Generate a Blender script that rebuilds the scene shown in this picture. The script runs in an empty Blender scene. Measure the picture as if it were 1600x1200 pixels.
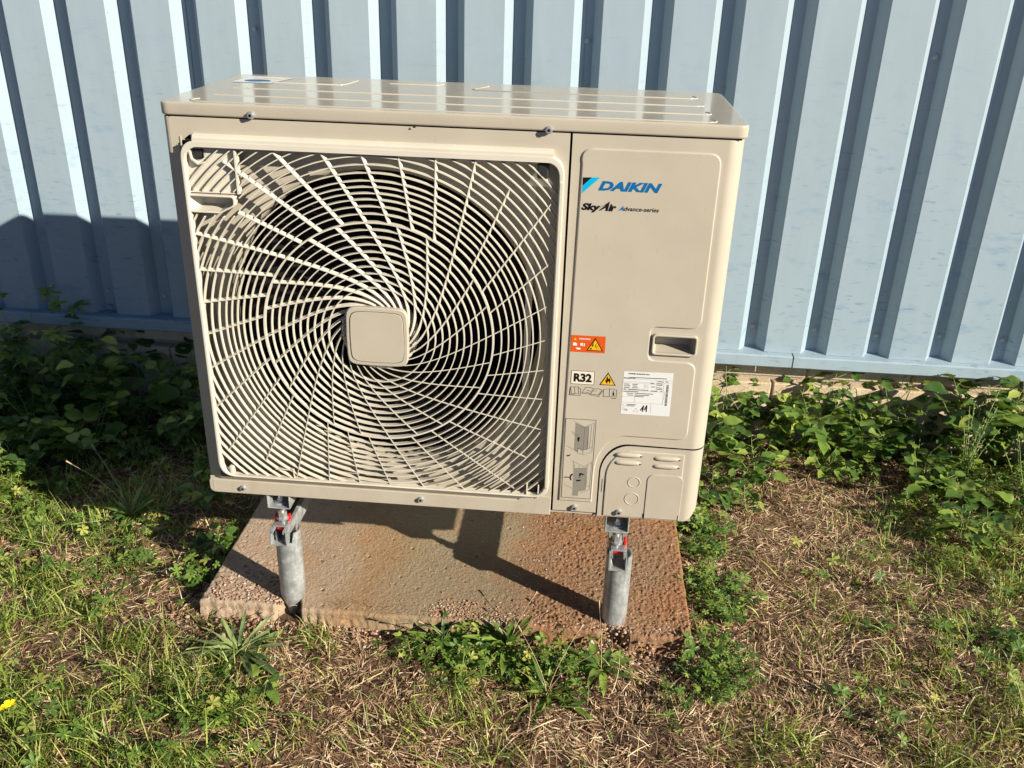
import bpy, bmesh, math, random
import numpy as np
from mathutils import Vector, Matrix, noise
from mathutils.geometry import tessellate_polygon

random.seed(7)
RNG = np.random.default_rng(11)
SC = bpy.context.scene
COL = SC.collection
Z0 = 0.355                      # height of the underside of the unit above the ground

# ------------------------------------------------------------------ camera
cam_d = bpy.data.cameras.new('camera')
cam = bpy.data.objects.new('camera', cam_d)
COL.objects.link(cam)
cam.location = (0.81211, -1.75598, 1.14588 + Z0)
cam.rotation_euler = (1.131792, -0.027537, 0.084586)
cam_d.sensor_width = 36.0
cam_d.lens = 36.0 * 1432.05 / 1600.0
cam_d.clip_start = 0.05
cam_d.clip_end = 500
SC.camera = cam

# ------------------------------------------------------------------ light
SUN = Vector((1.87, -1.13, 1.0)).normalized()       # towards the sun
w = bpy.data.worlds.new('World')
SC.world = w
w.use_nodes = True
nt = w.node_tree
sky = nt.nodes.new('ShaderNodeTexSky')
sky.sky_type = 'NISHITA'
sky.sun_disc = False
sky.altitude = 1500
sky.air_density = 0.5
sky.dust_density = 0.0
sky.ozone_density = 4.0
sky.sun_elevation = math.asin(SUN.z)
sky.sun_rotation = math.atan2(SUN.x, SUN.y)
nt.links.new(sky.outputs[0], nt.nodes['Background'].inputs[0])
nt.nodes['Background'].inputs[1].default_value = 0.05
sd = bpy.data.lights.new('sun', 'SUN')
sd.energy = 5.0
sd.angle = math.radians(0.53)
sd.color = (1.0, 0.90, 0.76)
so = bpy.data.objects.new('sun', sd)
COL.objects.link(so)
so.location = (6, -5, 6)
so.rotation_euler = SUN.to_track_quat('Z', 'Y').to_euler()
SC.view_settings.view_transform = 'Standard'
SC.view_settings.look = 'None'
SC.view_settings.exposure = 1.04
SC.view_settings.gamma = 1.0
SC.view_settings.use_curve_mapping = False
SC.cycles.max_bounces = 8
SC.cycles.transparent_max_bounces = 8

# ------------------------------------------------------------------ materials
def mat(name, color, rough=0.5, metal=0.0, build=None, spec=0.5, coat=0.0):
    m = bpy.data.materials.new(name)
    m.use_nodes = True
    b = m.node_tree.nodes['Principled BSDF']
    b.inputs['Base Color'].default_value = (*color, 1)
    b.inputs['Roughness'].default_value = rough
    b.inputs['Metallic'].default_value = metal
    b.inputs['Specular IOR Level'].default_value = spec
    b.inputs['Coat Weight'].default_value = coat
    if build:
        build(m.node_tree, b)
    return m

def N(t, k, **kw):
    n = t.nodes.new(k)
    for a, v in kw.items():
        if a.startswith('i_'):
            n.inputs[a[2:].replace('_', ' ')].default_value = v
        else:
            setattr(n, a, v)
    return n

def coords(t, scale=(1, 1, 1)):
    c = N(t, 'ShaderNodeTexCoord')
    mp = N(t, 'ShaderNodeMapping')
    mp.inputs['Scale'].default_value = scale
    t.links.new(c.outputs['Object'], mp.inputs['Vector'])
    return mp.outputs[0]

def noise_tex(t, vec, scale, detail=4, rough=0.55):
    n = N(t, 'ShaderNodeTexNoise')
    n.inputs['Scale'].default_value = scale
    n.inputs['Detail'].default_value = detail
    n.inputs['Roughness'].default_value = rough
    t.links.new(vec, n.inputs['Vector'])
    return n.outputs['Fac']

def ramp(t, fac, stops):
    r = N(t, 'ShaderNodeValToRGB')
    e = r.color_ramp.elements
    while len(e) < len(stops):
        e.new(0.5)
    for i, (p, c) in enumerate(stops):
        e[i].position = p
        e[i].color = (*c, 1) if len(c) == 3 else c
    t.links.new(fac, r.inputs['Fac'])
    return r.outputs['Color']

def mix(t, fac, a, b, mode='MIX'):
    n = N(t, 'ShaderNodeMix', data_type='RGBA', blend_type=mode)
    for s, v in (('Factor', fac), ('A', a), ('B', b)):
        sock = [i for i in n.inputs if i.name == s and (s == 'Factor' and i.type == 'VALUE' or s != 'Factor' and i.type == 'RGBA')][0]
        if isinstance(v, (int, float)):
            sock.default_value = v
        elif isinstance(v, tuple):
            sock.default_value = (*v, 1)
        else:
            t.links.new(v, sock)
    return [o for o in n.outputs if o.type == 'RGBA'][0]

def bump(t, b, h, strength, dist):
    n = N(t, 'ShaderNodeBump')
    n.inputs['Strength'].default_value = strength
    n.inputs['Distance'].default_value = dist
    t.links.new(h, n.inputs['Height'])
    t.links.new(n.outputs[0], b.inputs['Normal'])

W3 = lambda v: (v, v, v)

def paint_nodes(col, wav=.3):
    def f(t, b):
        v = coords(t)
        a = noise_tex(t, v, 7, 5, .6)
        c = ramp(t, a, [(.3, tuple(x * .95 for x in col)), (.7, tuple(min(1, x * 1.03) for x in col))])
        s = noise_tex(t, coords(t, (60, 60, 14)), 3, 6, .7)
        sp = ramp(t, s, [(.62, (1, 1, 1)), (.74, (.86, .82, .77))])
        c2 = mix(t, 1.0, c, sp, 'MULTIPLY')
        t.links.new(c2, b.inputs['Base Color'])
        hz = N(t, 'ShaderNodeSeparateXYZ'); t.links.new(coords(t), hz.inputs[0])
        lowd = N(t, 'ShaderNodeMapRange'); lowd.inputs['From Min'].default_value = .22; lowd.inputs['From Max'].default_value = 0
        t.links.new(hz.outputs['Z'], lowd.inputs['Value'])
        dn = noise_tex(t, coords(t, (1, 1, .6)), 16, 6, .7)
        dm = N(t, 'ShaderNodeMath', operation='MULTIPLY'); t.links.new(ramp(t, dn, [(.42, W3(0)), (.75, W3(.5))]), dm.inputs[0]); t.links.new(lowd.outputs[0], dm.inputs[1])
        c3 = mix(t, dm.outputs[0], c2, (.33, .25, .17))
        dust = noise_tex(t, v, 5, 7, .7)
        c3 = mix(t, ramp(t, dust, [(.5, W3(0)), (.75, W3(.22))]), c3, (.36, .32, .25))
        t.links.new(c3, b.inputs['Base Color'])
        t.links.new(ramp(t, dust, [(.35, W3(b.inputs['Roughness'].default_value)), (.75, W3(b.inputs['Roughness'].default_value + .16))]), b.inputs['Roughness'])
        bump(t, b, noise_tex(t, v, 4.5, 2), wav, .010)
    return f

CREAM = (0.389, 0.358, 0.285)
M = {}
M['cream'] = mat('cream_paint', CREAM, .42, build=paint_nodes(CREAM))
M['lid'] = mat('cream_gloss_paint', CREAM, .07, build=paint_nodes((0.383, 0.354, 0.283), .07), spec=.7)
M['grille'] = mat('cream_plastic', (0.522, 0.496, 0.413), .4, build=paint_nodes((0.522, 0.496, 0.413)))
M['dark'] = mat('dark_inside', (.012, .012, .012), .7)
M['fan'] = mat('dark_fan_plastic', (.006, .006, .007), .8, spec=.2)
M['print_black'] = mat('black_print', (.005, .005, .006), .6, spec=.15)
M['print_blue'] = mat('blue_print', (.0, .10, .27), .5, spec=.2)
M['print_cyan'] = mat('cyan_print', (.0, .33, .55), .5, spec=.2)
M['print_grey'] = mat('grey_print', (.19, .18, .15), .5)
M['print_mid'] = mat('dim_print', (.07, .07, .065), .5)
M['print_white'] = mat('white_print', (0.696, 0.696, 0.679), .5)
M['sticker'] = mat('white_sticker', (0.574, 0.592, 0.583), .3)
M['orange'] = mat('orange_sticker', (0.522, 0.074, 0.007), .35)
M['yellow'] = mat('yellow_print', (0.652, 0.365, 0.009), .4)
M['cream_flat'] = mat('pale_print', (.62, .57, .46), .5)
M['rubber_red'] = mat('red_plastic', (.62, .01, .015), .4)
M['black_boss_and_hole'] = mat('black_boss_and_hole', (.02, .021, .022), .4)

def galv_nodes(t, b):
    v = coords(t)
    vo = N(t, 'ShaderNodeTexVoronoi')
    vo.inputs['Scale'].default_value = 90
    t.links.new(v, vo.inputs['Vector'])
    a = noise_tex(t, v, 40, 6, .65)
    c = ramp(t, a, [(.3, (.34, .37, .375)), (.55, (.48, .51, .51)), (.75, (.66, .69, .68))])
    sc_ = N(t, 'ShaderNodeSeparateXYZ'); t.links.new(vo.outputs['Color'], sc_.inputs[0])
    c = mix(t, .35, c, ramp(t, sc_.outputs['X'], [(0, W3(.35)), (1, W3(.65))]), 'OVERLAY')
    s = noise_tex(t, coords(t, (1, 1, .15)), 55, 5, .7)
    c = mix(t, 1.0, c, ramp(t, s, [(.35, (.7, .7, .7)), (.6, (1, 1, 1))]), 'MULTIPLY')
    t.links.new(c, b.inputs['Base Color'])
    t.links.new(ramp(t, a, [(.2, W3(.3)), (.8, W3(.6))]), b.inputs['Roughness'])
    bump(t, b, s, .15, .002)
M['galv'] = mat('galvanised_steel', (.4, .4, .4), .4, .55, galv_nodes)
M['zinc'] = mat('bright_zinc', (0.539, 0.557, 0.566), .33, .75)

def clad_nodes(t, b):
    v = coords(t)
    base = ramp(t, noise_tex(t, v, 1.6, 4), [(.3, (.290, .368, .418)), (.7, (.310, .386, .430))])
    sepz = N(t, 'ShaderNodeSeparateXYZ')
    t.links.new(v, sepz.inputs[0])
    # worn, bluer paint with handling scuffs low down on the sheets
    low = N(t, 'ShaderNodeMapRange')
    low.inputs['From Min'].default_value = 1.05
    low.inputs['From Max'].default_value = .35
    t.links.new(sepz.outputs['Z'], low.inputs['Value'])
    blot = noise_tex(t, coords(t, (1, 1, 2.4)), 13, 6, .65)
    m1 = N(t, 'ShaderNodeMath', operation='MULTIPLY')
    t.links.new(ramp(t, blot, [(.55, W3(0)), (.68, W3(.55))]), m1.inputs[0])
    t.links.new(low.outputs[0], m1.inputs[1])
    c = mix(t, m1.outputs[0], base, (0.148, 0.261, 0.383))
    m3 = N(t, 'ShaderNodeMath', operation='MULTIPLY')
    m3.inputs[1].default_value = .25
    t.links.new(low.outputs[0], m3.inputs[0])
    c = mix(t, m3.outputs[0], c, (0.226, 0.339, 0.426))
    scr = noise_tex(t, coords(t, (7, 7, 45)), 2.2, 6, .72)
    m2 = N(t, 'ShaderNodeMath', operation='MULTIPLY')
    t.links.new(ramp(t, scr, [(.60, W3(0)), (.655, W3(.8))]), m2.inputs[0])
    t.links.new(low.outputs[0], m2.inputs[1])
    c = mix(t, m2.outputs[0], c, (.15, .22, .30))
    sp = noise_tex(t, v, 60, 3, .5)
    c = mix(t, ramp(t, sp, [(.73, W3(0)), (.78, W3(.5))]), c, (.17, .2, .22))
    dirt = noise_tex(t, coords(t, (2, 2, .3)), 5, 5, .65)
    c = mix(t, 1.0, c, ramp(t, dirt, [(.3, W3(.93)), (.6, W3(1.0))]), 'MULTIPLY')
    t.links.new(c, b.inputs['Base Color'])
    bump(t, b, noise_tex(t, coords(t, (1, 1, .5)), 5, 3), .25, .01)
M['clad'] = mat('pale_blue_cladding_paint', (.4, .45, .5), .38, build=clad_nodes)

def block_nodes(t, b):
    v = coords(t)
    a = noise_tex(t, v, 9, 6, .7)
    c = ramp(t, a, [(.3, (0.365, 0.287, 0.183)), (.55, (0.522, 0.426, 0.287)), (.75, (0.592, 0.522, 0.392))])
    t.links.new(c, b.inputs['Base Color'])
    bump(t, b, noise_tex(t, v, 120, 5, .7), .6, .004)
M['block'] = mat('cream_block', (.5, .4, .3), .9, build=block_nodes)
M['mortar'] = mat('mortar', (.33, .28, .22), .95, build=lambda t, b: bump(t, b, noise_tex(t, coords(t), 150, 4), .6, .004))

def soil_nodes(t, b):
    v = coords(t)
    a = noise_tex(t, v, 7, 8, .7)
    g = noise_tex(t, v, 90, 5, .7)
    c = ramp(t, a, [(.25, (.035, .019, .011)), (.5, (.085, .042, .023)), (.72, (.17, .092, .052))])
    c = mix(t, ramp(t, g, [(.4, W3(0)), (.7, W3(.6))]), c, (.15, .10, .06))
    t.links.new(c, b.inputs['Base Color'])
    bump(t, b, g, .8, .012)
M['soil'] = mat('reddish_soil', (.1, .07, .04), .95, build=soil_nodes)

def concrete_nodes(t, b):
    v = coords(t)
    sep = N(t, 'ShaderNodeSeparateXYZ')
    t.links.new(v, sep.inputs[0])
    wob = noise_tex(t, v, 5, 5, .65)
    wm = N(t, 'ShaderNodeMath', operation='MULTIPLY_ADD')
    t.links.new(wob, wm.inputs[0]); wm.inputs[1].default_value = .35
    wx = N(t, 'ShaderNodeMath', operation='MULTIPLY_ADD'); t.links.new(sep.outputs['X'], wx.inputs[0]); wx.inputs[1].default_value = .8; wx.inputs[2].default_value = .424 - .175
    t.links.new(wx.outputs[0], wm.inputs[2])
    band = ramp(t, wm.outputs[0], [(.0, (0.372, 0.282, 0.201)), (.15, (0.325, 0.243, 0.163)), (.25, (0.279, 0.176, 0.086)), (.34, (0.251, 0.199, 0.120)), (.53, (0.232, 0.180, 0.106)), (.63, (0.219, 0.106, 0.044)), (.85, (0.241, 0.110, 0.044))])
    bl = noise_tex(t, v, 11, 7, .7)
    c = mix(t, ramp(t, bl, [(.50, W3(0)), (.72, W3(.6))]), band, (0.335, 0.170, 0.077))
    st = noise_tex(t, v, 3.2, 6, .65)
    c = mix(t, ramp(t, st, [(.45, W3(0)), (.7, W3(.5))]), c, (0.204, 0.166, 0.110))
    g = noise_tex(t, v, 190, 4, .7)
    c = mix(t, ramp(t, g, [(.54, W3(0)), (.72, W3(.42))]), c, (0.418, 0.313, 0.226))
    c = mix(t, ramp(t, g, [(.28, W3(.8)), (.42, W3(0))]), c, (0.096, 0.057, 0.035))
    vo = N(t, 'ShaderNodeTexVoronoi')
    vo.inputs['Scale'].default_value = 75
    t.links.new(v, vo.inputs['Vector'])
    pit = ramp(t, vo.outputs['Distance'], [(.06, W3(0)), (.16, W3(1))])
    pm_ = noise_tex(t, v, 20, 3, .6)
    pitm = mix(t, ramp(t, pm_, [(.52, W3(0)), (.62, W3(1))]), W3(1), pit)
    c = mix(t, 1.0, c, mix(t, pitm, (.35, .3, .26), W3(1)), 'MULTIPLY')
    t.links.new(c, b.inputs['Base Color'])
    hsum = mix(t, .5, g, pitm)
    bump(t, b, hsum, 1.0, .007)
M['concrete'] = mat('rusty_concrete', (.35, .25, .17), .93, build=concrete_nodes)
def chip_nodes(t, b):
    oi = N(t, 'ShaderNodeAttribute', attribute_name='tint')
    c = ramp(t, oi.outputs['Fac'], [(0, (.20, .10, .055)), (.5, (.30, .18, .115)), (.85, (.38, .27, .20)), (1, (.48, .40, .34))])
    t.links.new(c, b.inputs['Base Color'])
M['chips'] = mat('stone_chips', (.4, .3, .2), .9, build=chip_nodes)

def leafy(name, stops, transl=.35, rough=.5, attr=True, spec=.35):
    m = bpy.data.materials.new(name)
    m.use_nodes = True
    t = m.node_tree
    b = t.nodes['Principled BSDF']
    out = t.nodes['Material Output']
    if attr:
        f = N(t, 'ShaderNodeAttribute', attribute_name='tint').outputs['Fac']
    else:
        f = N(t, 'ShaderNodeObjectInfo').outputs['Random']
    c = ramp(t, f, stops)
    n = noise_tex(t, coords(t), 60, 4, .6)
    c = mix(t, 1.0, c, ramp(t, n, [(.3, W3(.72)), (.7, W3(1.12))]), 'MULTIPLY')
    t.links.new(c, b.inputs['Base Color'])
    b.inputs['Roughness'].default_value = rough
    b.inputs['Specular IOR Level'].default_value = spec
    tr = N(t, 'ShaderNodeBsdfTranslucent')
    t.links.new(mix(t, 1.0, c, (1.25, 1.15, .5), 'MULTIPLY'), tr.inputs['Color'])
    ms = N(t, 'ShaderNodeMixShader')
    ms.inputs[0].default_value = transl
    t.links.new(b.outputs[0], ms.inputs[1])
    t.links.new(tr.outputs[0], ms.inputs[2])
    t.links.new(ms.outputs[0], out.inputs['Surface'])
    M[name] = m
leafy('straw', [(0, (.09, .045, .022)), (.28, (.24, .135, .07)), (.6, (.50, .345, .20)), (.85, (.66, .52, .34)), (1, (.76, .66, .48))], .12, .55)
leafy('grass', [(0, (0.061, 0.113, 0.021)), (.4, (0.169, 0.261, 0.041)), (.75, (0.338, 0.420, 0.087)), (.93, (0.545, 0.533, 0.174)), (1, (0.701, 0.567, 0.256))], .35, .45)
leafy('clover', [(0, (0.040, 0.094, 0.020)), (.5, (0.112, 0.208, 0.035)), (.85, (0.223, 0.312, 0.059)), (1, (0.379, 0.375, 0.088))], .3, .45)
leafy('leaf', [(0, (0.044, 0.104, 0.020)), (.45, (0.106, 0.198, 0.035)), (.8, (0.212, 0.312, 0.054)), (1, (0.358, 0.438, 0.088))], .3, .38, attr=False, spec=.5)
leafy('leaf_dull', [(0, (0.078, 0.136, 0.049)), (.5, (0.156, 0.230, 0.088)), (1, (0.268, 0.334, 0.127))], .25, .5, attr=False)
M['stem'] = mat('green_stem', (.19, .26, .07), .6)
M['stem_dry'] = mat('dry_stem', (.36, .26, .14), .7)
M['petal'] = mat('yellow_petal', (.85, .70, .01), .5)
M['rock'] = mat('pinkish_rock', (.4, .28, .2), .9, build=lambda t, b: (t.links.new(ramp(t, noise_tex(t, coords(t), 30, 6, .7), [(.3, (.26, .17, .11)), (.7, (.50, .36, .26))]), b.inputs['Base Color']), bump(t, b, noise_tex(t, coords(t), 90, 5), .6, .004)))

# ------------------------------------------------------------------ helpers
def link(o, parent=None, off=None):
    COL.objects.link(o)
    if parent is not None:
        o.parent = parent
        if off is not None:
            o.location = off
    return o

def tag(o, label=None, cat=None, group=None, kind=None):
    if label: o['label'] = label
    if cat: o['category'] = cat
    if group: o['group'] = group
    if kind: o['kind'] = kind
    return o

def root(name, loc, label, cat, group=None):
    o = bpy.data.objects.new(name, None)
    o.empty_display_size = .05
    o.location = loc
    COL.objects.link(o)
    return tag(o, label, cat, group)

def mesh(name, verts, faces, m, parent=None, smooth=False, off=None):
    me = bpy.data.meshes.new(name)
    me.from_pydata([tuple(v) for v in verts], [], faces)
    me.update()
    if smooth:
        me.polygons.foreach_set('use_smooth', [True] * len(me.polygons))
    me.materials.append(M[m] if isinstance(m, str) else m)
    o = bpy.data.objects.new(name, me)
    link(o, parent, off)
    return o

class G:
    """collects shapes into one mesh"""
    def __init__(s): s.v = []; s.f = []
    def add(s, v, f):
        n = len(s.v)
        s.v += [tuple(p) for p in v]
        s.f += [tuple(i + n for i in q) for q in f]
        return s
    def box(s, x0, x1, y0, y1, z0, z1):
        return s.add([(x0, y0, z0), (x1, y0, z0), (x1, y1, z0), (x0, y1, z0), (x0, y0, z1), (x1, y0, z1), (x1, y1, z1), (x0, y1, z1)],
                     [(0, 3, 2, 1), (4, 5, 6, 7), (0, 1, 5, 4), (1, 2, 6, 5), (2, 3, 7, 6), (3, 0, 4, 7)])
    def bbox(s, x0, x1, y0, y1, z0, z1, b=.002):
        bm = bmesh.new()
        bmesh.ops.create_cube(bm, size=1)
        for v in bm.verts:
            v.co = ((x0 + x1) / 2 + v.co.x * (x1 - x0), (y0 + y1) / 2 + v.co.y * (y1 - y0), (z0 + z1) / 2 + v.co.z * (z1 - z0))
        bmesh.ops.bevel(bm, geom=bm.edges[:], offset=b, segments=2, affect='EDGES', profile=.5)
        return s.bm(bm)
    def bm(s, bm):
        bm.verts.index_update()
        s.add([v.co[:] for v in bm.verts], [[v.index for v in f.verts] for f in bm.faces])
        bm.free()
        return s
    def cyl(s, c, r, a, b, axis='z', n=20, r2=None):
        r2 = r if r2 is None else r2
        v = []
        for h, rr in ((a, r), (b, r2)):
            for i in range(n):
                t = 2 * math.pi * i / n
                p, q = rr * math.cos(t), rr * math.sin(t)
                v.append((c[0] + p, c[1] + q, h) if axis == 'z' else (c[0] + p, h, c[1] + q))
        f = [(i, (i + 1) % n, n + (i + 1) % n, n + i) for i in range(n)]
        f += [tuple(range(n - 1, -1, -1)), tuple(range(n, 2 * n))]
        return s.add(v, f)
    def lathe(s, c, prof, n=64, axis='z'):
        v = []
        for r, h in prof:
            for i in range(n):
                t = 2 * math.pi * i / n
                p, q = r * math.cos(t), r * math.sin(t)
                v.append((c[0] + p, c[1] + q, h) if axis == 'z' else (c[0] + p, h, c[1] + q))
        f = []
        for k in range(len(prof) - 1):
            for i in range(n):
                j = (i + 1) % n
                f.append((k * n + i, k * n + j, (k + 1) * n + j, (k + 1) * n + i))
        return s.add(v, f)
    def wallstrip(s, path, z0, z1, th=.0012):
        """sheet standing on a path in plan, thickened to the left of travel"""
        n = len(path)
        P = [Vector((p[0], p[1])) for p in path]
        Q = []
        for i in range(n):
            d = (P[min(i + 1, n - 1)] - P[max(i - 1, 0)]).normalized()
            Q.append(P[i] + Vector((-d.y, d.x)) * th)
        z0l = z0 if isinstance(z0, list) else [z0] * n
        v = []
        for i in range(n):
            v += [(P[i].x, P[i].y, z0l[i]), (P[i].x, P[i].y, z1), (Q[i].x, Q[i].y, z1), (Q[i].x, Q[i].y, z0l[i])]
        f = []
        for i in range(n - 1):
            a, b = 4 * i, 4 * i + 4
            f += [(a, b, b + 1, a + 1), (a + 1, b + 1, b + 2, a + 2), (a + 2, b + 2, b + 3, a + 3), (a + 3, b + 3, b, a)]
        f += [(0, 1, 2, 3), (4 * n - 4, 4 * n - 1, 4 * n - 2, 4 * n - 3)]
        return s.add(v, f)
    def ribbon(s, pts, th, y0, y1, skew=0.0):
        """bar of box section running along pts in the x-z plane"""
        n = len(pts)
        P = [Vector(p) for p in pts]
        v = []
        for i in range(n):
            d = (P[min(i + 1, n - 1)] - P[max(i - 1, 0)]).normalized()
            o = Vector((-d.y, d.x)) * th / 2
            a, b = P[i] - o, P[i] + o
            k = -o.normalized() * skew
            v += [(a.x, y0, a.y), (b.x, y0, b.y), (b.x + k.x, y1, b.y + k.y), (a.x + k.x, y1, a.y + k.y)]
        f = []
        for i in range(n - 1):
            a, b = 4 * i, 4 * i + 4
            f += [(a, a + 1, b + 1, b), (a + 1, a + 2, b + 2, b + 1), (a + 2, a + 3, b + 3, b + 2), (a + 3, a, b, b + 3)]
        f += [(0, 3, 2, 1), (4 * n - 4, 4 * n - 3, 4 * n - 2, 4 * n - 1)]
        return s.add(v, f)
    def flat(s, pts, y):
        """flat polygon in the x-z plane facing -y"""
        tri = tessellate_polygon([[Vector((p[0], p[1], 0)) for p in pts]])
        v = [(p[0], y, p[1]) for p in pts]
        f = []
        for t in tri:
            a, b, c = [Vector(pts[i]) for i in t]
            f.append(t if (b - a).cross(c - a) > 0 else t[::-1])
        return s.add(v, f)
    def line(s, pts, wd, y):
        for (a, b) in zip(pts, pts[1:]):
            a, b = Vector(a), Vector(b)
            if (b - a).length < 1e-6: continue
            o = (b - a).normalized()
            p = Vector((-o.y, o.x)) * wd / 2
            o = o * wd * .4
            s.flat([a - o - p, b + o - p, b + o + p, a - o + p], y)
        return s
    def build(s, name, m, parent=None, smooth=False, off=None, recalc=False):
        o = mesh(name, s.v, s.f, m, parent, smooth, off)
        if recalc:
            bm = bmesh.new(); bm.from_mesh(o.data)
            bmesh.ops.recalc_face_normals(bm, faces=bm.faces)
            bm.to_mesh(o.data); bm.free()
        return o

def rpoly(pts, rad, seg=6):
    """polygon with rounded corners; rad is one radius or one per corner"""
    n = len(pts)
    out = []
    for i in range(n):
        r = rad[i] if isinstance(rad, (list, tuple)) else rad
        p, a, b = Vector(pts[i]), Vector(pts[i - 1]), Vector(pts[(i + 1) % n])
        if r <= 0:
            out.append(tuple(p)); continue
        u, w_ = (a - p).normalized(), (b - p).normalized()
        ang = u.angle(w_)
        d = r / math.tan(ang / 2)
        s0, s1 = p + u * d, p + w_ * d
        for k in range(seg + 1):
            t = k / seg
            # quadratic pull to the corner is close to an arc for these angles
            q = s0 * (1 - t) ** 2 + p * 2 * t * (1 - t) * .96 + s1 * t ** 2 + ((s0 + s1) / 2) * (2 * t * (1 - t) * .04)
            out.append((q.x, q.y))
    return out

def rect(x0, x1, z0, z1, r=0, seg=6):
    return rpoly([(x0, z0), (x1, z0), (x1, z1), (x0, z1)], r, seg)

def plate(name, loops, yf, yb, m, parent=None, bevel=.0, plane='xz', off=None, smooth=False, seg=2):
    """solid plate from closed loops (outer first, then holes) by a filled 2-D curve.
    xz: spans y yf(front)..yb(back).  xy: spans z yf(bottom)..yb(top)."""
    cu = bpy.data.curves.new(name, 'CURVE')
    cu.dimensions = '2D'
    cu.fill_mode = 'BOTH'
    for lp in loops:
        sp = cu.splines.new('POLY')
        sp.points.add(len(lp) - 1)
        for i, p in enumerate(lp):
            sp.points[i].co = (p[0], p[1], 0, 1)
        sp.use_cyclic_u = True
    h = abs(yb - yf) / 2
    cu.extrude = max(h - bevel, 1e-5)
    cu.bevel_depth = bevel
    cu.bevel_resolution = seg
    cu.offset = -bevel
    tmp = bpy.data.objects.new('tmp', cu)
    me = bpy.data.meshes.new_from_object(tmp)
    bpy.data.objects.remove(tmp)
    bpy.data.curves.remove(cu)
    mid = (yf + yb) / 2
    if plane == 'xz':
        for v in me.vertices:
            x, y, z = v.co
            v.co = (x, mid - z, y)
    else:
        for v in me.vertices:
            v.co.z += mid
    me.materials.clear()
    me.materials.append(M[m])
    me.name = name
    if not smooth:
        me.polygons.foreach_set('use_smooth', [False] * len(me.polygons))
    o = bpy.data.objects.new(name, me)
    return link(o, parent, off)

def text_mesh(s, x0, x1, z0, z1, y, shear=0, bold=0.0, depth=.0002):
    """text fitted to a box on a surface that faces -y; returns verts, faces"""
    cu = bpy.data.curves.new('t', 'FONT')
    cu.body = s
    cu.size = 1
    cu.shear = shear
    cu.offset = bold
    cu.resolution_u = 3
    tmp = bpy.data.objects.new('tmp', cu)
    me = bpy.data.meshes.new_from_object(tmp)
    bpy.data.objects.remove(tmp)
    bpy.data.curves.remove(cu)
    vs = np.array([v.co[:] for v in me.vertices])
    fs = [tuple(p.vertices) for p in me.polygons]
    bpy.data.meshes.remove(me)
    lo, hi = vs.min(0), vs.max(0)
    X = x0 + (vs[:, 0] - lo[0]) / (hi[0] - lo[0]) * (x1 - x0)
    Z = z0 + (vs[:, 1] - lo[1]) / (hi[1] - lo[1]) * (z1 - z0)
    return [(a, y, b) for a, b in zip(X, Z)], fs

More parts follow.
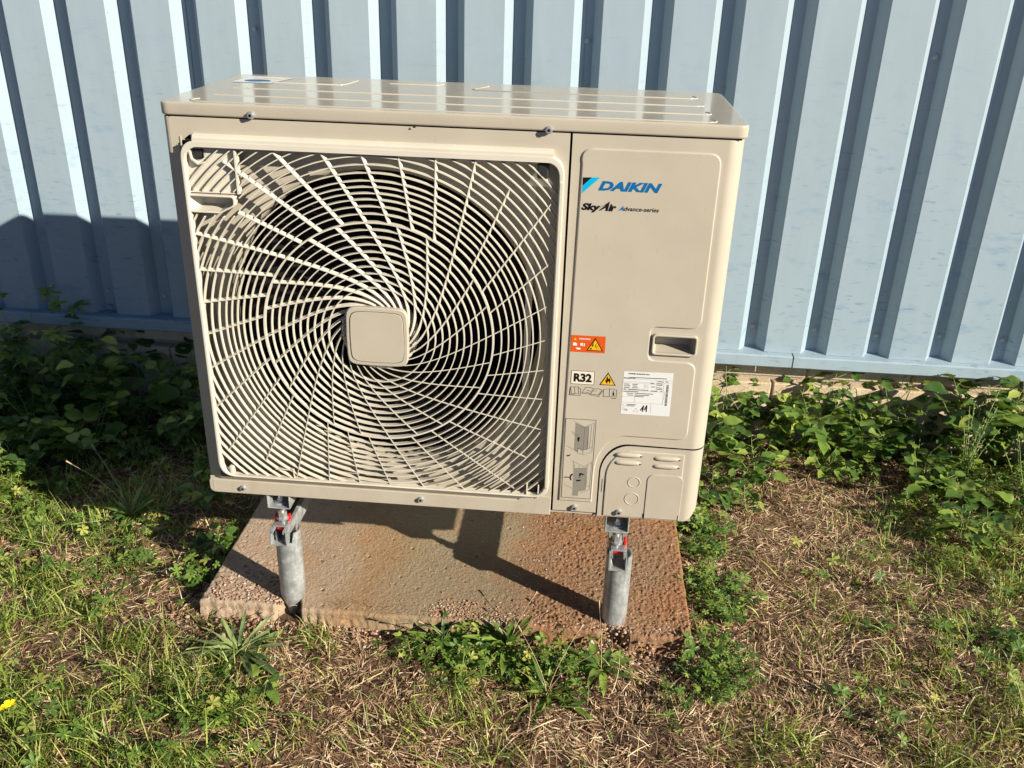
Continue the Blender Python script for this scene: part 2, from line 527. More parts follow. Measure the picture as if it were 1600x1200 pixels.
DEC={'pic_grey':[[(0.8256,0.2384),(0.8459,0.2289),(0.8461,0.1729),(0.8344,0.1776),(0.8342,0.1683),(0.8261,0.1723)],[(0.8459,0.2289),(0.8548,0.2332),(0.8541,0.1754),(0.8461,0.1729)],[(0.8277,0.1245),(0.8552,0.1304),(0.8568,0.073),(0.8408,0.0679),(0.8398,0.0571),(0.8286,0.0568)]],'pic_line':[[(0.821,0.2435),(0.8454,0.2302),(0.866,0.2413)],[(0.866,0.2413),(0.8651,0.1799)],[(0.8546,0.2314),(0.8556,0.1773)],[(0.8607,0.2364),(0.8595,0.1785)],[(0.8345,0.1767),(0.8445,0.1719),(0.865,0.1817)],[(0.865,0.1817),(0.8649,0.1706),(0.8468,0.1614),(0.8445,0.1719)],[(0.8345,0.1767),(0.8344,0.1646),(0.8468,0.1614)],[(0.8099,0.1813),(0.8334,0.1682)],[(0.8192,0.2179),(0.8275,0.213),(0.8335,0.2071)],[(0.8194,0.2152),(0.8261,0.2093),(0.8303,0.2068)],[(0.8224,0.1453),(0.851,0.132),(0.8666,0.1449)],[(0.8666,0.1449),(0.8653,0.0747)],[(0.8573,0.1363),(0.858,0.0848)],[(0.8567,0.0798),(0.8647,0.0843)],[(0.8653,0.0747),(0.8468,0.0645)],[(0.8092,0.0838),(0.8271,0.0746)],[(0.8266,0.1433),(0.8271,0.1254)],[(0.8303,0.1361),(0.83,0.1266),(0.8399,0.1264),(0.8394,0.1349)]],'pic_black':[[(0.8313,0.2032),(0.8369,0.2055),(0.8358,0.1953),(0.8336,0.1927),(0.8322,0.1969)],[(0.8103,0.1581),(0.8159,0.1594),(0.8207,0.1617),(0.8161,0.1561),(0.8121,0.155)],[(0.8227,0.1108),(0.8267,0.113),(0.8269,0.1092),(0.8237,0.1061),(0.8232,0.1013),(0.8251,0.0966),(0.8227,0.0951),(0.8198,0.1029)],[(0.8082,0.1035),(0.8197,0.1037),(0.8199,0.1018),(0.8083,0.1012)],[(0.8406,0.1141),(0.8454,0.116),(0.8526,0.1112),(0.8499,0.11),(0.8448,0.1121),(0.8439,0.1077),(0.8407,0.1074)],[(0.8403,0.1049),(0.8441,0.1052),(0.8439,0.1036),(0.8402,0.1034)]],'pic_dark':[[(0.8353,0.0974),(0.8448,0.0987),(0.8447,0.0949),(0.8352,0.0936)]],'books':[[(0.8101,0.3234),(0.8189,0.3233),(0.8204,0.3076),(0.8191,0.3068),(0.813,0.3079),(0.8101,0.3234)],[(0.8189,0.3233),(0.8262,0.3245),(0.8279,0.3081),(0.8204,0.3076)],[(0.8089,0.3196),(0.8085,0.3038),(0.8315,0.3039),(0.8319,0.3197),(0.8277,0.3224)],[(0.8095,0.3219),(0.8097,0.3054),(0.8185,0.306)],[(0.8424,0.3241),(0.8525,0.3241),(0.8594,0.3215),(0.8535,0.3099),(0.8472,0.3125),(0.8345,0.3101),(0.8424,0.3241)],[(0.8594,0.3215),(0.8674,0.3228),(0.8771,0.3197),(0.8698,0.308),(0.8535,0.3091)],[(0.8345,0.3101),(0.8474,0.3095),(0.855,0.3067),(0.87,0.3043),(0.8785,0.3183)],[(0.8449,0.3168),(0.8531,0.3159),(0.8664,0.3175)],[(0.8803,0.3222),(0.8923,0.3238),(0.8929,0.3058),(0.8801,0.3049),(0.8803,0.3222)],[(0.8923,0.3238),(0.8963,0.324),(0.9072,0.3218),(0.9074,0.3058),(0.8928,0.3066)]],'i':[[(0.8989,0.316),(0.9026,0.3159),(0.9028,0.3103),(0.9042,0.31),(0.9041,0.3088),(0.8983,0.309),(0.8984,0.3103),(0.8998,0.3104)],[(0.8997,0.319),(0.902,0.319),(0.902,0.3172),(0.8997,0.3172)]],'smallline':[[(0.8965,0.3026),(0.9073,0.3027),(0.9074,0.3015),(0.8966,0.3016)]],'warn':[[(0.8054,0.4408),(0.8759,0.4412),(0.8763,0.4041),(0.8057,0.4036)]],'warn_tri':[[(0.8552,0.4374),(0.8725,0.4084),(0.8382,0.4081)],[(0.8555,0.4328),(0.8692,0.41),(0.8415,0.4101)]],'warn_burst':[[(0.8455,0.4136),(0.848,0.4155),(0.8495,0.4125),(0.8477,0.4106),(0.8456,0.4115)],[(0.8497,0.4196),(0.8526,0.427),(0.8518,0.4183)],[(0.8544,0.4185),(0.8585,0.4259),(0.8564,0.4179)],[(0.8565,0.4165),(0.8634,0.4219),(0.8579,0.4151)],[(0.8574,0.4137),(0.8679,0.4136),(0.8581,0.4127)],[(0.8485,0.4181),(0.8507,0.4247),(0.8506,0.4168)]],'warn_white':[[(0.8099,0.4236),(0.8138,0.4248),(0.8179,0.4226),(0.8182,0.4179),(0.8102,0.4179)],[(0.8248,0.4238),(0.8303,0.4239),(0.8304,0.4181),(0.8251,0.4184)],[(0.831,0.4242),(0.8341,0.4237),(0.834,0.4175),(0.8307,0.4177),(0.8326,0.4193),(0.8328,0.4226)],[(0.8158,0.4132),(0.823,0.4134),(0.8264,0.4124),(0.8253,0.4095),(0.8186,0.4098)]],'warn_smalltri':[[(0.8136,0.4359),(0.8175,0.4298),(0.8105,0.4298)]],'flame_tri':[[(0.8869,0.3614),(0.9044,0.332),(0.8698,0.3315)],[(0.887,0.3575),(0.9011,0.3336),(0.8732,0.3333)]],'flame':[[(0.8867,0.3353),(0.8831,0.3388),(0.881,0.3445),(0.8838,0.3425),(0.8838,0.3477),(0.8865,0.353),(0.8874,0.3479),(0.8897,0.3459),(0.8899,0.3503),(0.8931,0.3439),(0.8925,0.3394),(0.8905,0.3355),(0.8902,0.3392),(0.8882,0.3421),(0.8865,0.3382)]],'lab':[[(0.919,0.3664),(1.0214,0.3685),(1.0226,0.2676),(0.9196,0.2674)]],'lab_lines':[[(0.9194,0.3493),(1.0223,0.3504)],[(0.9194,0.3435),(1.022,0.3446)],[(0.9191,0.3403),(0.989,0.3408)],[(0.9645,0.3408),(0.9637,0.3281)],[(0.9183,0.3266),(0.9733,0.3261)],[(0.9182,0.3224),(1.0038,0.3234)],[(0.9891,0.3497),(0.9893,0.3224)],[(1.0037,0.3439),(1.0051,0.2954)],[(0.9183,0.3081),(0.9459,0.3089)],[(0.9459,0.3206),(0.9461,0.295)],[(0.9194,0.2948),(1.0051,0.2954)],[(0.9814,0.2943),(0.9814,0.2706)],[(1.0074,0.3258),(1.007,0.3056)]],'lab_bars':[[(0.9328,0.3531),(1.0083,0.3546)],[(0.9222,0.3374),(0.9331,0.3376)],[(0.9397,0.3378),(0.9501,0.3379)],[(0.9225,0.3334),(0.9353,0.3338)],[(0.94,0.3339),(0.949,0.3339)],[(0.9224,0.3293),(0.9337,0.3295)],[(0.9394,0.3298),(0.9512,0.3301)],[(0.9222,0.3253),(0.9265,0.3254)],[(0.9317,0.3254),(0.9734,0.3258)],[(0.9216,0.3205),(0.9525,0.321)],[(0.9286,0.3167),(0.9424,0.3169)],[(0.9476,0.3173),(0.9845,0.3177)],[(0.9313,0.3124),(0.9427,0.3127)],[(0.9465,0.3132),(0.9763,0.3139)],[(0.9467,0.31),(0.9643,0.3102)],[(0.9766,0.3421),(0.9832,0.342)],[(0.9897,0.3424),(1.0011,0.3422)],[(0.991,0.3389),(1.0014,0.339)],[(0.9782,0.3343),(0.9867,0.3344)],[(0.9906,0.3331),(1.0005,0.3329)],[(0.991,0.3294),(1.0018,0.3294)],[(0.9786,0.3249),(0.9914,0.3249)],[(0.9989,0.3252),(1.0022,0.3252)],[(0.9921,0.3473),(1.0034,0.347)],[(1.0071,0.3478),(1.0123,0.3473)],[(0.9322,0.2903),(0.9498,0.2908)],[(0.9324,0.2871),(0.9472,0.2876)]],'lab_bold':[[(0.9224,0.3465),(0.9507,0.3469)]],'bar':[[(1.0094,0.3412),(1.0145,0.3412),(1.0146,0.2923),(1.0097,0.2922)]],'lab_sym':[[(0.923,0.2908),(0.9302,0.2907),(0.9301,0.2859),(0.9229,0.2859),(0.923,0.2908)],[(0.9237,0.2822),(0.9266,0.2822),(0.9266,0.2765),(0.9234,0.2765),(0.9237,0.2822)],[(0.9509,0.283),(0.9565,0.2734),(0.945,0.2733),(0.9509,0.283)],[(0.966,0.3335),(0.9685,0.3374),(0.9722,0.3334),(0.9709,0.3315),(0.9667,0.3315),(0.966,0.3335)]],'lab_11':[[(0.9609,0.2784),(0.9667,0.289),(0.9649,0.276)],[(0.9689,0.28),(0.9732,0.29),(0.9731,0.276)]],'CE':[[(0.9328,0.2829),(0.9305,0.2816),(0.9305,0.2784),(0.9332,0.2772)],[(0.9366,0.2831),(0.9343,0.2814),(0.9345,0.2787),(0.937,0.2772)],[(0.9344,0.2801),(0.9363,0.2801)]],'daikin':[[(0.8097,0.7643),(0.8268,0.7651),(0.81,0.7485)],[(0.8268,0.7651),(0.8425,0.7654),(0.8097,0.7339),(0.81,0.7485)]],'wordbox':[[(0.8394,0.7405),(0.9606,0.7418),(0.9588,0.7596),(0.8437,0.7584)],[(0.8098,0.701),(0.8725,0.7019),(0.8766,0.7127),(0.8521,0.7157)],[(0.8808,0.7023),(0.9588,0.7026),(0.958,0.711),(0.8897,0.7119)],[(0.8523,0.703),(0.8642,0.7205),(0.8586,0.7019)],[(0.834,0.6972),(0.8643,0.7202)]],'r32':[[(0.8162,0.3358),(0.8538,0.3361),(0.8532,0.3553),(0.8151,0.3549)]]}
# ------------------------------------------------------------------ the outdoor unit
W_, H_, D_ = 1.10, .87, .4426
U0 = (.55, .22)
unit = root('outdoor_unit', (U0[0], U0[1], Z0), 'large cream air conditioning outdoor unit with round fan grille, standing on two steel rails', 'air conditioner')
OFF = (-U0[0], -U0[1], 0)
def uo(o): o.location = OFF; return o

ZT = .8445
# casing sheets left, rear, right
def arc(cx, cy, r, a0, a1, n=8):
    return [(cx + r * math.cos(math.radians(a0 + (a1 - a0) * i / n)), cy + r * math.sin(math.radians(a0 + (a1 - a0) * i / n))) for i in range(n + 1)]
g = G()
XL = -.006
g.wallstrip([(XL, D_ - .012), (XL, .0095)], .034, .79, .0012)       # splayed front-left corner
g.wallstrip([(XL, D_ - .012), (XL, .012)] + arc(XL + .012, .012, .012, 180, 270, 5)[1:], .775, ZT, .0012)
g.wallstrip([(XL, D_ - .012), (XL, .010)] + arc(XL + .012, .008, .012, 180, 270, 5)[1:], .004, .034, .0012)
g.build('side_panel', 'cream', unit, off=OFF, recalc=True)
g = G()
g.wallstrip([(1.108, D_ - .012)] + arc(1.096, D_ - .012, .012, 0, 90, 5)[1:] + arc(-.006 + .012, D_ - .012, .012, 90, 180, 5), .004, ZT, .0012)
g.build('rear_panel', 'cream', unit, off=OFF, recalc=True)
G().box(.004, 1.096, .006, D_ - .004, .004, .007).build('base_pan', 'cream', unit, off=OFF)

# front sheet round the grille, with the long slot under it
outer = rpoly([(-.003, .0), (.7815, .0), (.7815, ZT), (.0058, ZT), (.0058, .7835), (.046, .8125), (.046, .798), (.0265, .789), (.0265, .041), (-.003, .041)],
              [.014, 0, 0, .006, 0, 0, 0, 0, 0, 0])
front = plate('front_panel', [outer, rect(.034, .7655, .055, .785)], 0, .0025, 'cream', unit, .0006, off=OFF)
# bottom rail stands proud of a shadow recess
rail = rpoly([(-.0055, .0), (.7815, .0), (.7815, .0480), (.722, .0480), (.706, .0345), (-.0055, .0345)], [.014, 0, 0, .003, .003, .006])
plate('bottom_rail', [rail], -.0030, -.0002, 'cream', unit, .0018, off=OFF)
plate('press_mark', [rect(.0245, .0275, .783, .808, .001)], -.0016, .0004, 'cream', unit, .0006, off=OFF)

# grille ------------------------------------------------------------
OX0, OX1, OZ0, OZ1 = .0330, .7650, .0530, .7905
CX, CZ = .4025, .4140
FR = rpoly([(.0255, .0488), (.7742, .0488), (.7742, .8025), (.0255, .8025)], [.038, .03, .036, .036], 8)
HO = rpoly([(OX0, OZ0), (OX1, OZ0), (OX1, OZ1), (OX0, OZ1)], [.032, .03, .03, .034], 8)
grille = plate('fan_grille', [FR, HO], -.0125, .004, 'grille', unit, .0022, off=OFF, smooth=False)
OFF2 = None
# splayed flanks of the grille, facing left and down; darker cream deepens their shade
g = G()
g.add([(-.0062, .0100, .0345), (.0275, -.0118, .0490), (.0275, -.0118, .7960), (-.0062, .0100, .7745), (-.0062, .0140, .0345), (.0275, .0, .0490), (.0275, .0, .7960), (-.0062, .0140, .7745)],
      [(0, 1, 2, 3), (4, 7, 6, 5), (0, 4, 5, 1), (3, 2, 6, 7), (0, 3, 7, 4)])
g.add([(-.0062, .0100, .0345), (.695, .0016, .0330), (.735, -.0122, .0493), (.0275, -.0122, .0493), (.02, .0016, .0330)], [(4, 1, 2, 3), (0, 4, 3)])
g.build('grille_flank', 'cream', grille, recalc=True)
# sloping bezel above and beside the opening
g = G()
x0, x1 = .0525, .752
g.add([(x0, .000, .8145), (x1, .000, .8145), (x1, -.0085, .8125), (x0, -.0085, .8125), (x0, -.0125, .7905), (x1, -.0125, .7905), (x0, .0, .7905), (x1, 0, .7905),
       (x0, -.0098, .8078), (x1, -.0098, .8078), (x0, -.0118, .8072), (x1, -.0118, .8072)],
      [(0, 1, 2, 3), (3, 2, 9, 8), (8, 9, 11, 10), (10, 11, 5, 4), (4, 5, 7, 6), (0, 3, 8, 10, 4, 6), (1, 7, 5, 11, 9, 2)])
g.build('top_bezel', 'grille', grille, recalc=True)
g = G()
g.bbox(.7662, .7745, -.0155, .002, .075, .755, .0015)
g.build('side_bezel', 'grille', grille)

def inside(x, z, m=.0):
    # rounded rectangle test for the opening
    ax, az = max(OX0 - m - x, x - OX1 - m), max(OZ0 - m - z, z - OZ1 - m)
    if ax > 0 or az > 0: return False
    r = .030
    cx = min(max(x, OX0 + r), OX1 - r); cz = min(max(z, OZ0 + r), OZ1 - r)
    return math.hypot(x - cx, z - cz) <= r + m
def blocked(x, z):
    # hand-hold pocket in the grille
    return .0285 < x < .1265 and .6575 < z < .6985

rings = [.1057 + .01515 * i for i in range(9)] + [.2421, .2592, .2740, .2878, .3003, .3125, .3248, .3400, .3560, .3720, .3875, .4030, .4185, .4335, .4490, .4640, .4790]
for k, r in enumerate(rings):
    n = max(90, int(r * 700))
    g = G(); run = []
    ok = [inside(CX + r * math.cos(2 * math.pi * i / n), CZ + r * math.sin(2 * math.pi * i / n), .004) and
          not blocked(CX + r * math.cos(2 * math.pi * i / n), CZ + r * math.sin(2 * math.pi * i / n)) for i in range(n)]
    th = .0036 if k == 9 else .0022
    if all(ok):
        g.ribbon([(CX + r * math.cos(2 * math.pi * i / n), CZ + r * math.sin(2 * math.pi * i / n)) for i in range(n + 1)], th, -.0055 - (.001 if k == 9 else 0), .0050)
    else:
        s = ok.index(False)
        seq = [(s + i) % n for i in range(n + 1)]
        for i in seq:
            if ok[i]:
                run.append((CX + r * math.cos(2 * math.pi * i / n), CZ + r * math.sin(2 * math.pi * i / n)))
            else:
                if len(run) > 1: G().ribbon(run, th, -.0055, .0050).build('grille_ring', 'grille', grille)
                run = []
    if g.v: g.build('grille_ring', 'grille', grille)

def spoke(A, r0, r1):
    p = []
    n = 26
    for i in range(n + 1):
        r = r0 + (r1 - r0) * i / n
        t = math.radians(A - 6.94 / r)
        x, z = CX + r * math.cos(t), CZ + r * math.sin(t)
        if r > .25 and (not inside(x, z, .004) or blocked(x, z)): break
        p.append((x, z))
    if len(p) > 1:
        G().ribbon(p, .0019, -.0060, .0024, .0031).build('grille_spoke', 'grille', grille)
for i in range(24): spoke(-12 + 15 * i, .066, .2421)
for i in range(32): spoke(-12 + 11.25 * i, .2421, .3875 + (.07 if i % 2 == 0 else .03))

# hub
def squircle(h, bulge=.05, n=64, r=.16):
    out = []
    for i in range(n):
        t = 2 * math.pi * i / n
        c, s = math.cos(t), math.sin(t)
        e = 2 / 9.0
        x, z = abs(c) ** e * (1 if c > 0 else -1), abs(s) ** e * (1 if s > 0 else -1)
        x2 = x * (1 - bulge * z * z); z2 = z * (1 - bulge * x * x)
        out.append((CX + h * x2 * 1.02, CZ + .0005 + h * z2 * 1.02))
    return out
plate('hub_rim', [squircle(.0645, .035)], -.0155, .002, 'cream', grille, .003, seg=4)
plate('hub_gap', [squircle(.0562, .04)], -.01575, -.0150, 'print_black', grille)
plate('hub_cap', [squircle(.0552, .04)], -.0172, -.0150, 'cream', grille, .0008, seg=3)
g = G()
g.lathe((CX, CZ), [(.02, .010), (.078, .010), (.082, .013), (.083, .022), (.02, .022)], 48, 'y')
for i in range(40):
    a = 2 * math.pi * i / 40
    c, s = math.cos(a), math.sin(a)
    g.ribbon([(CX + .05 * c, CZ + .05 * s), (CX + .080 * c, CZ + .080 * s)], .0016, .006, .0105)
g.build('hub_boss', 'grille', grille, recalc=True)

# solid corner pieces behind the bars
UL = [(.028, .7005), (.131, .7005), (.131, .7870), (.045, .7870), (.033, .776), (.028, .765)]
plate('corner_plate', [UL], .0035, .006, 'grille', grille)
G().ribbon([(.1325, .787), (.1325, .700)], .0035, -.0066, .012).build('corner_rib', 'grille', grille)
G().ribbon([(.128, .7005), (.028, .7005)], .0022, -.003, .006).ribbon([(.155, .0735), (.196, .0735)], .0022, -.006, .006).ribbon([(.1955, .0735), (.1985, .046)], .0022, -.006, .006).build('corner_rib', 'grille', grille)
# hand hold pocket
hp = rpoly([(.0298, .6602), (.093, .6602), (.125, .676), (.1258, .6968), (.0298, .6968)], [.008, .004, .01, .008, .006])
hq = rpoly([(.0335, .664), (.0925, .664), (.121, .678), (.1215, .693), (.0335, .693)], [.006, .003, .008, .006, .004])
plate('handle_rim', [hp, hq], -.0105, .006, 'grille', grille, .0012)
g = G()
n = len(hq)
cxh, czh = .08, .681
v = [(p[0], -.004, p[1]) for p in hq] + [(cxh + (p[0] - cxh) * .72, .030, czh + (p[1] - czh) * .8 + .002) for p in hq]
g.add(v, [(i, (i + 1) % n, n + (i + 1) % n, n + i) for i in range(n)] + [tuple(range(n, 2 * n))])
g.build('handle_pocket', 'grille', grille)
# screw bosses in the corners, and one black block for a hole
def clip(x, z, mk):
    g = G().bbox(x - .013, x + .013, -.002, .006, z - .012, z + .012, .003)
    g.build('corner_block', mk, grille)
G().bbox(.722, .745, -.004, .010, .757, .7875, .004).cyl((.7345, .768), .005, -.006, -.003, 'y', 14).build('corner_block', 'black_boss_and_hole', grille)
G().bbox(.728, .752, .004, .012, .050, .078, .003).build('corner_block', 'black_boss_and_hole', grille)
G().ribbon([(.727, .046), (.727, .08)], .003, -.009, .008).ribbon([(.7525, .046), (.7525, .08), ], .003, -.009, .008).build('corner_rib', 'grille', grille)
g = G().flat(rpoly([(.700, .742), (.742, .742), (.756, .728), (.762, .735), (.735, .775), (.722, .775)], .004), .0015)
g.build('corner_gusset', 'grille', grille)
g = G().bbox(.0475, .0585, -.009, .006, .054, .0745, .003); g.add([(.03, .002, .049), (.05, -.004, .049), (.05, -.004, .070), (.03, .002, .066)], [(0, 1, 2, 3)])
g.build('corner_block', 'grille', grille)
G().bbox(.059, .0725, .001, .0045, .056, .0745, .001).build('corner_block', 'black_boss_and_hole', grille)
G().bbox(.047, .068, .0, .0032, .765, .787, .005).build('corner_block', 'black_boss_and_hole', grille)  # black block stands in for the dark hole in this corner
G().ribbon([(.041, .787), (.045, .766), (.057, .756), (.070, .760)], .003, -.007, .006).build('corner_rib', 'grille', grille)

# panel behind the grille with its round bell mouth
circ = [(CX + .352 * math.cos(2 * math.pi * i / 96), CZ + .352 * math.sin(2 * math.pi * i / 96)) for i in range(96)]
plate('orifice_panel', [rect(.012, .778, .034, .80), circ], .0345, .036, 'cream', unit, off=OFF)
g = G()
g.lathe((CX, CZ), [(.352, .0345), (.345, .0365), (.339, .042), (.335, .050), (.333, .062), (.333, .105), (.336, .118), (.345, .128)], 96, 'y')
g.build('bell_mouth', 'cream', unit, True, off=OFF)
# shallow box between front sheet and orifice panel
g = G()
g.box(.0105, .012, .003, .036, .036, .79).box(.778, .7795, .003, .036, .036, .80)
g.box(.0105, .7795, .003, .036, .800, .8015).box(.0105, .7795, .003, .036, .034, .0355)
g.build('grille_box', 'cream', unit, off=OFF)
G().box(.706, .720, .0335, .0345, .10, .74).build('pale_strip', 'grille', unit, off=OFF)
# fan chamber, walls coloured near black so that no light bounces inside
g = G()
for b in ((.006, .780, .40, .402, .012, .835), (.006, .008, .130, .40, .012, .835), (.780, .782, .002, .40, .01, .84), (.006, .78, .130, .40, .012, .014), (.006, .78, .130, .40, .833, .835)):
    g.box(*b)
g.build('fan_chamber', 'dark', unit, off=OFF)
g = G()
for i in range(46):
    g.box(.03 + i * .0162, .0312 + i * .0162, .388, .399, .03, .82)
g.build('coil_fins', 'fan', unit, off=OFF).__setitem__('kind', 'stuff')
fan = G().lathe((CX, CZ), [(.001, .075), (.05, .078), (.062, .09), (.062, .15), (.001, .152)], 40, 'y').build('fan', 'fan', unit, True, off=OFF)
for k in range(3):
    v = []; f = []
    nr, na = 7, 8
    for i in range(nr + 1):
        r = .058 + (.318 - .058) * i / nr
        for j in range(na + 1):
            a = math.radians(120 * k + 20 + (-38 + 76 * j / na) * (.75 + .35 * i / nr) + 18 * i / nr)
            y = .155 - .075 * (j / na) - .01 * math.sin(math.pi * j / na)
            v.append((CX + r * math.cos(a), y, CZ + r * math.sin(a)))
    for i in range(nr):
        for j in range(na):
            a = i * (na + 1) + j
            f.append((a, a + 1, a + na + 2, a + na + 1))
    mesh('fan_blade', v, f, 'fan', fan, True)

# service panel on the right ---------------------------------------
SX0 = .7862
R_ = .0320
sp = rpoly([(SX0, .013), (.8832, .013), (.8832, .118), (.8832 + .002, .197), (.945, .1915), (1.0655, .1895), (1.0655, ZT), (SX0, ZT)], [.003, .002, 0, 0, 0, 0, 0, .002])
# the lower corner follows a quarter curve round the pipe cover
arcp = [(.8832, .118)] + [(.8832 + .060 - .060 * math.cos(t), .118 + .0745 * math.sin(t)) for t in [math.pi / 2 * i / 10 for i in range(1, 11)]]
sp = [(SX0, .013), (.8832, .013)] + arcp + [(1.0760, .1905), (1.0760, ZT), (SX0, ZT)]
hd = rpoly([(.9855, .4115), (1.0745, .4115), (1.0745, .4495), (.9855, .4495)], .006)
hdc = [(min(p[0], 1.0655), p[1]) for p in hd]
hx1 = 1.058
hd = rpoly([(.9755, .4125), (hx1, .4125), (hx1, .4485), (.9755, .4485)], .005)
service = plate('service_panel', [sp, hd], 0, .0014, 'cream', unit, .0, off=OFF)
g = G()
g.wallstrip([(1.0760, 0)] + arc(1.0760, R_, R_, -90, 0, 18)[1:] + [(1.108, D_ - .014)], .1905, ZT, .0012)
wrap = g.build('panel_side', 'cream', service, recalc=True)
# raised field pressed into the sheet
ins = .0115
A = [(.7985, .0405), (.8725, .0405), (.8735, .118)] + [(.8735 + .062 - .062 * math.cos(t), .118 + .0945 * math.sin(t)) for t in [math.pi / 2 * i / 8 for i in range(1, 9)]] + \
    rpoly([(.95, .2125), (1.0655, .2115), (1.0655, .3935), (.9665, .3945), (.9665, .4672), (1.0665, .4672), (1.0665, .8195), (.7985, .8195)],
          [0, .02, .022, .014, .014, .022, .024, .024], 8)
plate('raised_field', [A], -.0034, .0034, 'cream', service, .0032, seg=3)
# pressed frame and pocket of the hand hold
ho = rpoly([(.9705, .4075), (hx1 + .005, .4075), (hx1 + .005, .4535), (.9705, .4535)], .009)
plate('handle_rim', [ho, hd], -.0065, .004, 'cream', service, .002, seg=3)
g = G(); n = len(hd)
cxh, czh = (.9755 + hx1) / 2, .4305
v = [(p[0], .001, p[1]) for p in hd] + [(cxh + (p[0] - cxh) * .9, .034, czh + (p[1] - czh) * .86 + .003) for p in hd]
g.add(v, [(i, (i + 1) % n, n + (i + 1) % n, n + i) for i in range(n)] + [tuple(range(n, 2 * n))])
g.build('handle_pocket', 'cream', service)

# pipe cover ------------------------------------------------------
pc = [(.8867, .006), (1.0760, .006), (1.0760, .1868), (.95, .1880)] + [(.8867 + .0595 - .0595 * math.cos(t), .118 + .070 * math.sin(t)) for t in [math.pi / 2 * (1 - i / 10) for i in range(0, 11)]]
cover = plate('pipe_cover', [pc], -.0005, .0014, 'cream', unit, 0, off=OFF)
pth = [(1.0760, -.0005)] + arc(1.0760, R_ - .0005, R_, -90, 0, 18)[1:] + [(1.108, D_ - .014)]
zb = [.006 + .030 * max(0, (p[0] - 1.078) / .030) ** 2.0 for p in pth]; zb[-1] = .006
g = G().wallstrip(pth, zb, .1868, .0012)
cs = g.build('cover_side', 'cream', cover, recalc=True)
pin = [(.8985, .008), (.8985, .112)] + [(.8985 + .058 - .058 * math.cos(t), .112 + .066 * math.sin(t)) for t in [math.pi / 2 * i / 8 for i in range(1, 9)]] + [(1.0655, .1765), (1.0655, .008)]
plate('raised_field', [pin], -.0030, .0024, 'cream', cover, .0026, seg=3)
for (lx, lz) in ((.9175, .1655), (.9170, .1465), (1.0005, .1625), (1.0000, .1432)):
    g = G()
    bm = bmesh.new(); bmesh.ops.create_uvsphere(bm, u_segments=20, v_segments=10, radius=1)
    for vv in bm.verts:
        x, y, z = vv.co
        e = .55
        x = math.copysign(abs(x) ** e, x); 
        vv.co = (lx + .0275 + x * .0285, -.0025 + y * .0058, lz + .002 + z * .0058)
    g.bm(bm)
    o = g.build('louvre', 'cream', cover, True)
    G().flat([(lx + .052, lz - .0015), (lx + .0580, lz + .002), (lx + .052, lz + .0048)], -.0062).build('louvre_slot', 'print_mid', o)
def ringline(pts, w_, m, par, y):
    return G().line(pts + [pts[0]], w_, y).build('knockout', m, par)
for (kx, kz, kr) in ((.9618, .1005, .0128), (.9600, .0575, .0152)):
    g = G()
    pr = [(kr + .0010 * math.cos(a), -.0031 + .0010 * math.sin(a)) for a in [2 * math.pi * i / 6 for i in range(7)]]
    g.lathe((kx, kz), pr, 36, 'y')
    g.build('knockout', 'cream', cover, True)
ko = [(.9905, .010), (.9905, .108)] + arc(1.0055, .1085, .015, 180, 90, 6) + [(1.052, .1235)] + arc(1.0535, .1085, .015, 90, 0, 6)[1:] + [(1.0685, .010)]
g = G()
for a, b in zip(ko, ko[1:]):
    g.line([a, b], .0018, -.0034)
g.line([(.9905, .034), (1.0685, .034)], .0016, -.0034)
plate('knockout', [[(p[0] * 1, p[1]) for p in ko]], -.0042, -.0028, 'cream', cover, .0011)
for (a, b, c_, d) in ((.8980, .9000, .072, .106), (.9895, .9915, .0085, .0225), (1.0640, 1.0660, .0085, .0225)):
    G().flat([(a, c_), (b, c_), (b, d), (a, d)], -.0047).build('slot', 'print_black', cover)
G().line([(.992, .0335), (1.064, .0335)], .0012, -.0046).build('crease', 'print_grey', cover)

# lid -------------------------------------------------------------
lid_o = rpoly([(-.0105, -.0055), (1.1110, -.0055), (1.1110, D_ + .005), (-.0105, D_ + .005)], [.022, .022, .03, .03], 8)
lid = plate('lid', [lid_o], .8475, .8725, 'lid', unit, .0042, 'xy', OFF, smooth=True, seg=4)
G().flat([(.001, .8440), (1.099, .8440), (1.099, .8478), (.001, .8478)], .0022).build('lid_gap', 'print_black', unit, off=OFF)
def bead(pts, r=.0022, z=.8722):
    cu = bpy.data.curves.new('lid_bead', 'CURVE'); cu.dimensions = '3D'
    s = cu.splines.new('POLY'); s.points.add(len(pts) - 1)
    for i, p in enumerate(pts): s.points[i].co = (p[0], p[1], z, 1)
    cu.bevel_depth = r; cu.bevel_resolution = 3; cu.use_fill_caps = True
    tmp = bpy.data.objects.new('tmp', cu); me = bpy.data.meshes.new_from_object(tmp)
    bpy.data.objects.remove(tmp); bpy.data.curves.remove(cu)
    for v in me.vertices: v.co.z = z + (v.co.z - z) * .8
    me.materials.clear(); me.materials.append(M['lid'])
    me.polygons.foreach_set('use_smooth', [True] * len(me.polygons))
    link(bpy.data.objects.new('lid_bead', me), lid)
bead([(.052, .050), (.044, .040), (.043, .026), (.050, .017), (.062, .014), (1.036, .014), (1.050, .019), (1.053, .032), (1.047, .046)])
bead([(.066, .105), (.058, .106), (1.040, .106), (1.051, .112), (1.051, .130), (1.044, .140)][1:])
bead([(.060, .212), (1.030, .214), (1.048, .222), (1.049, .236)])
bead([(.064, .318), (.262, .320), (.272, .335), (.282, .405)])
bead([(.585, .395), (.556, .335), (.566, .322), (1.028, .324), (1.046, .334), (1.046, .350), (1.040, .365)])
bead([(.362, .376), (.460, .378), (.474, .384), (.482, .398)])
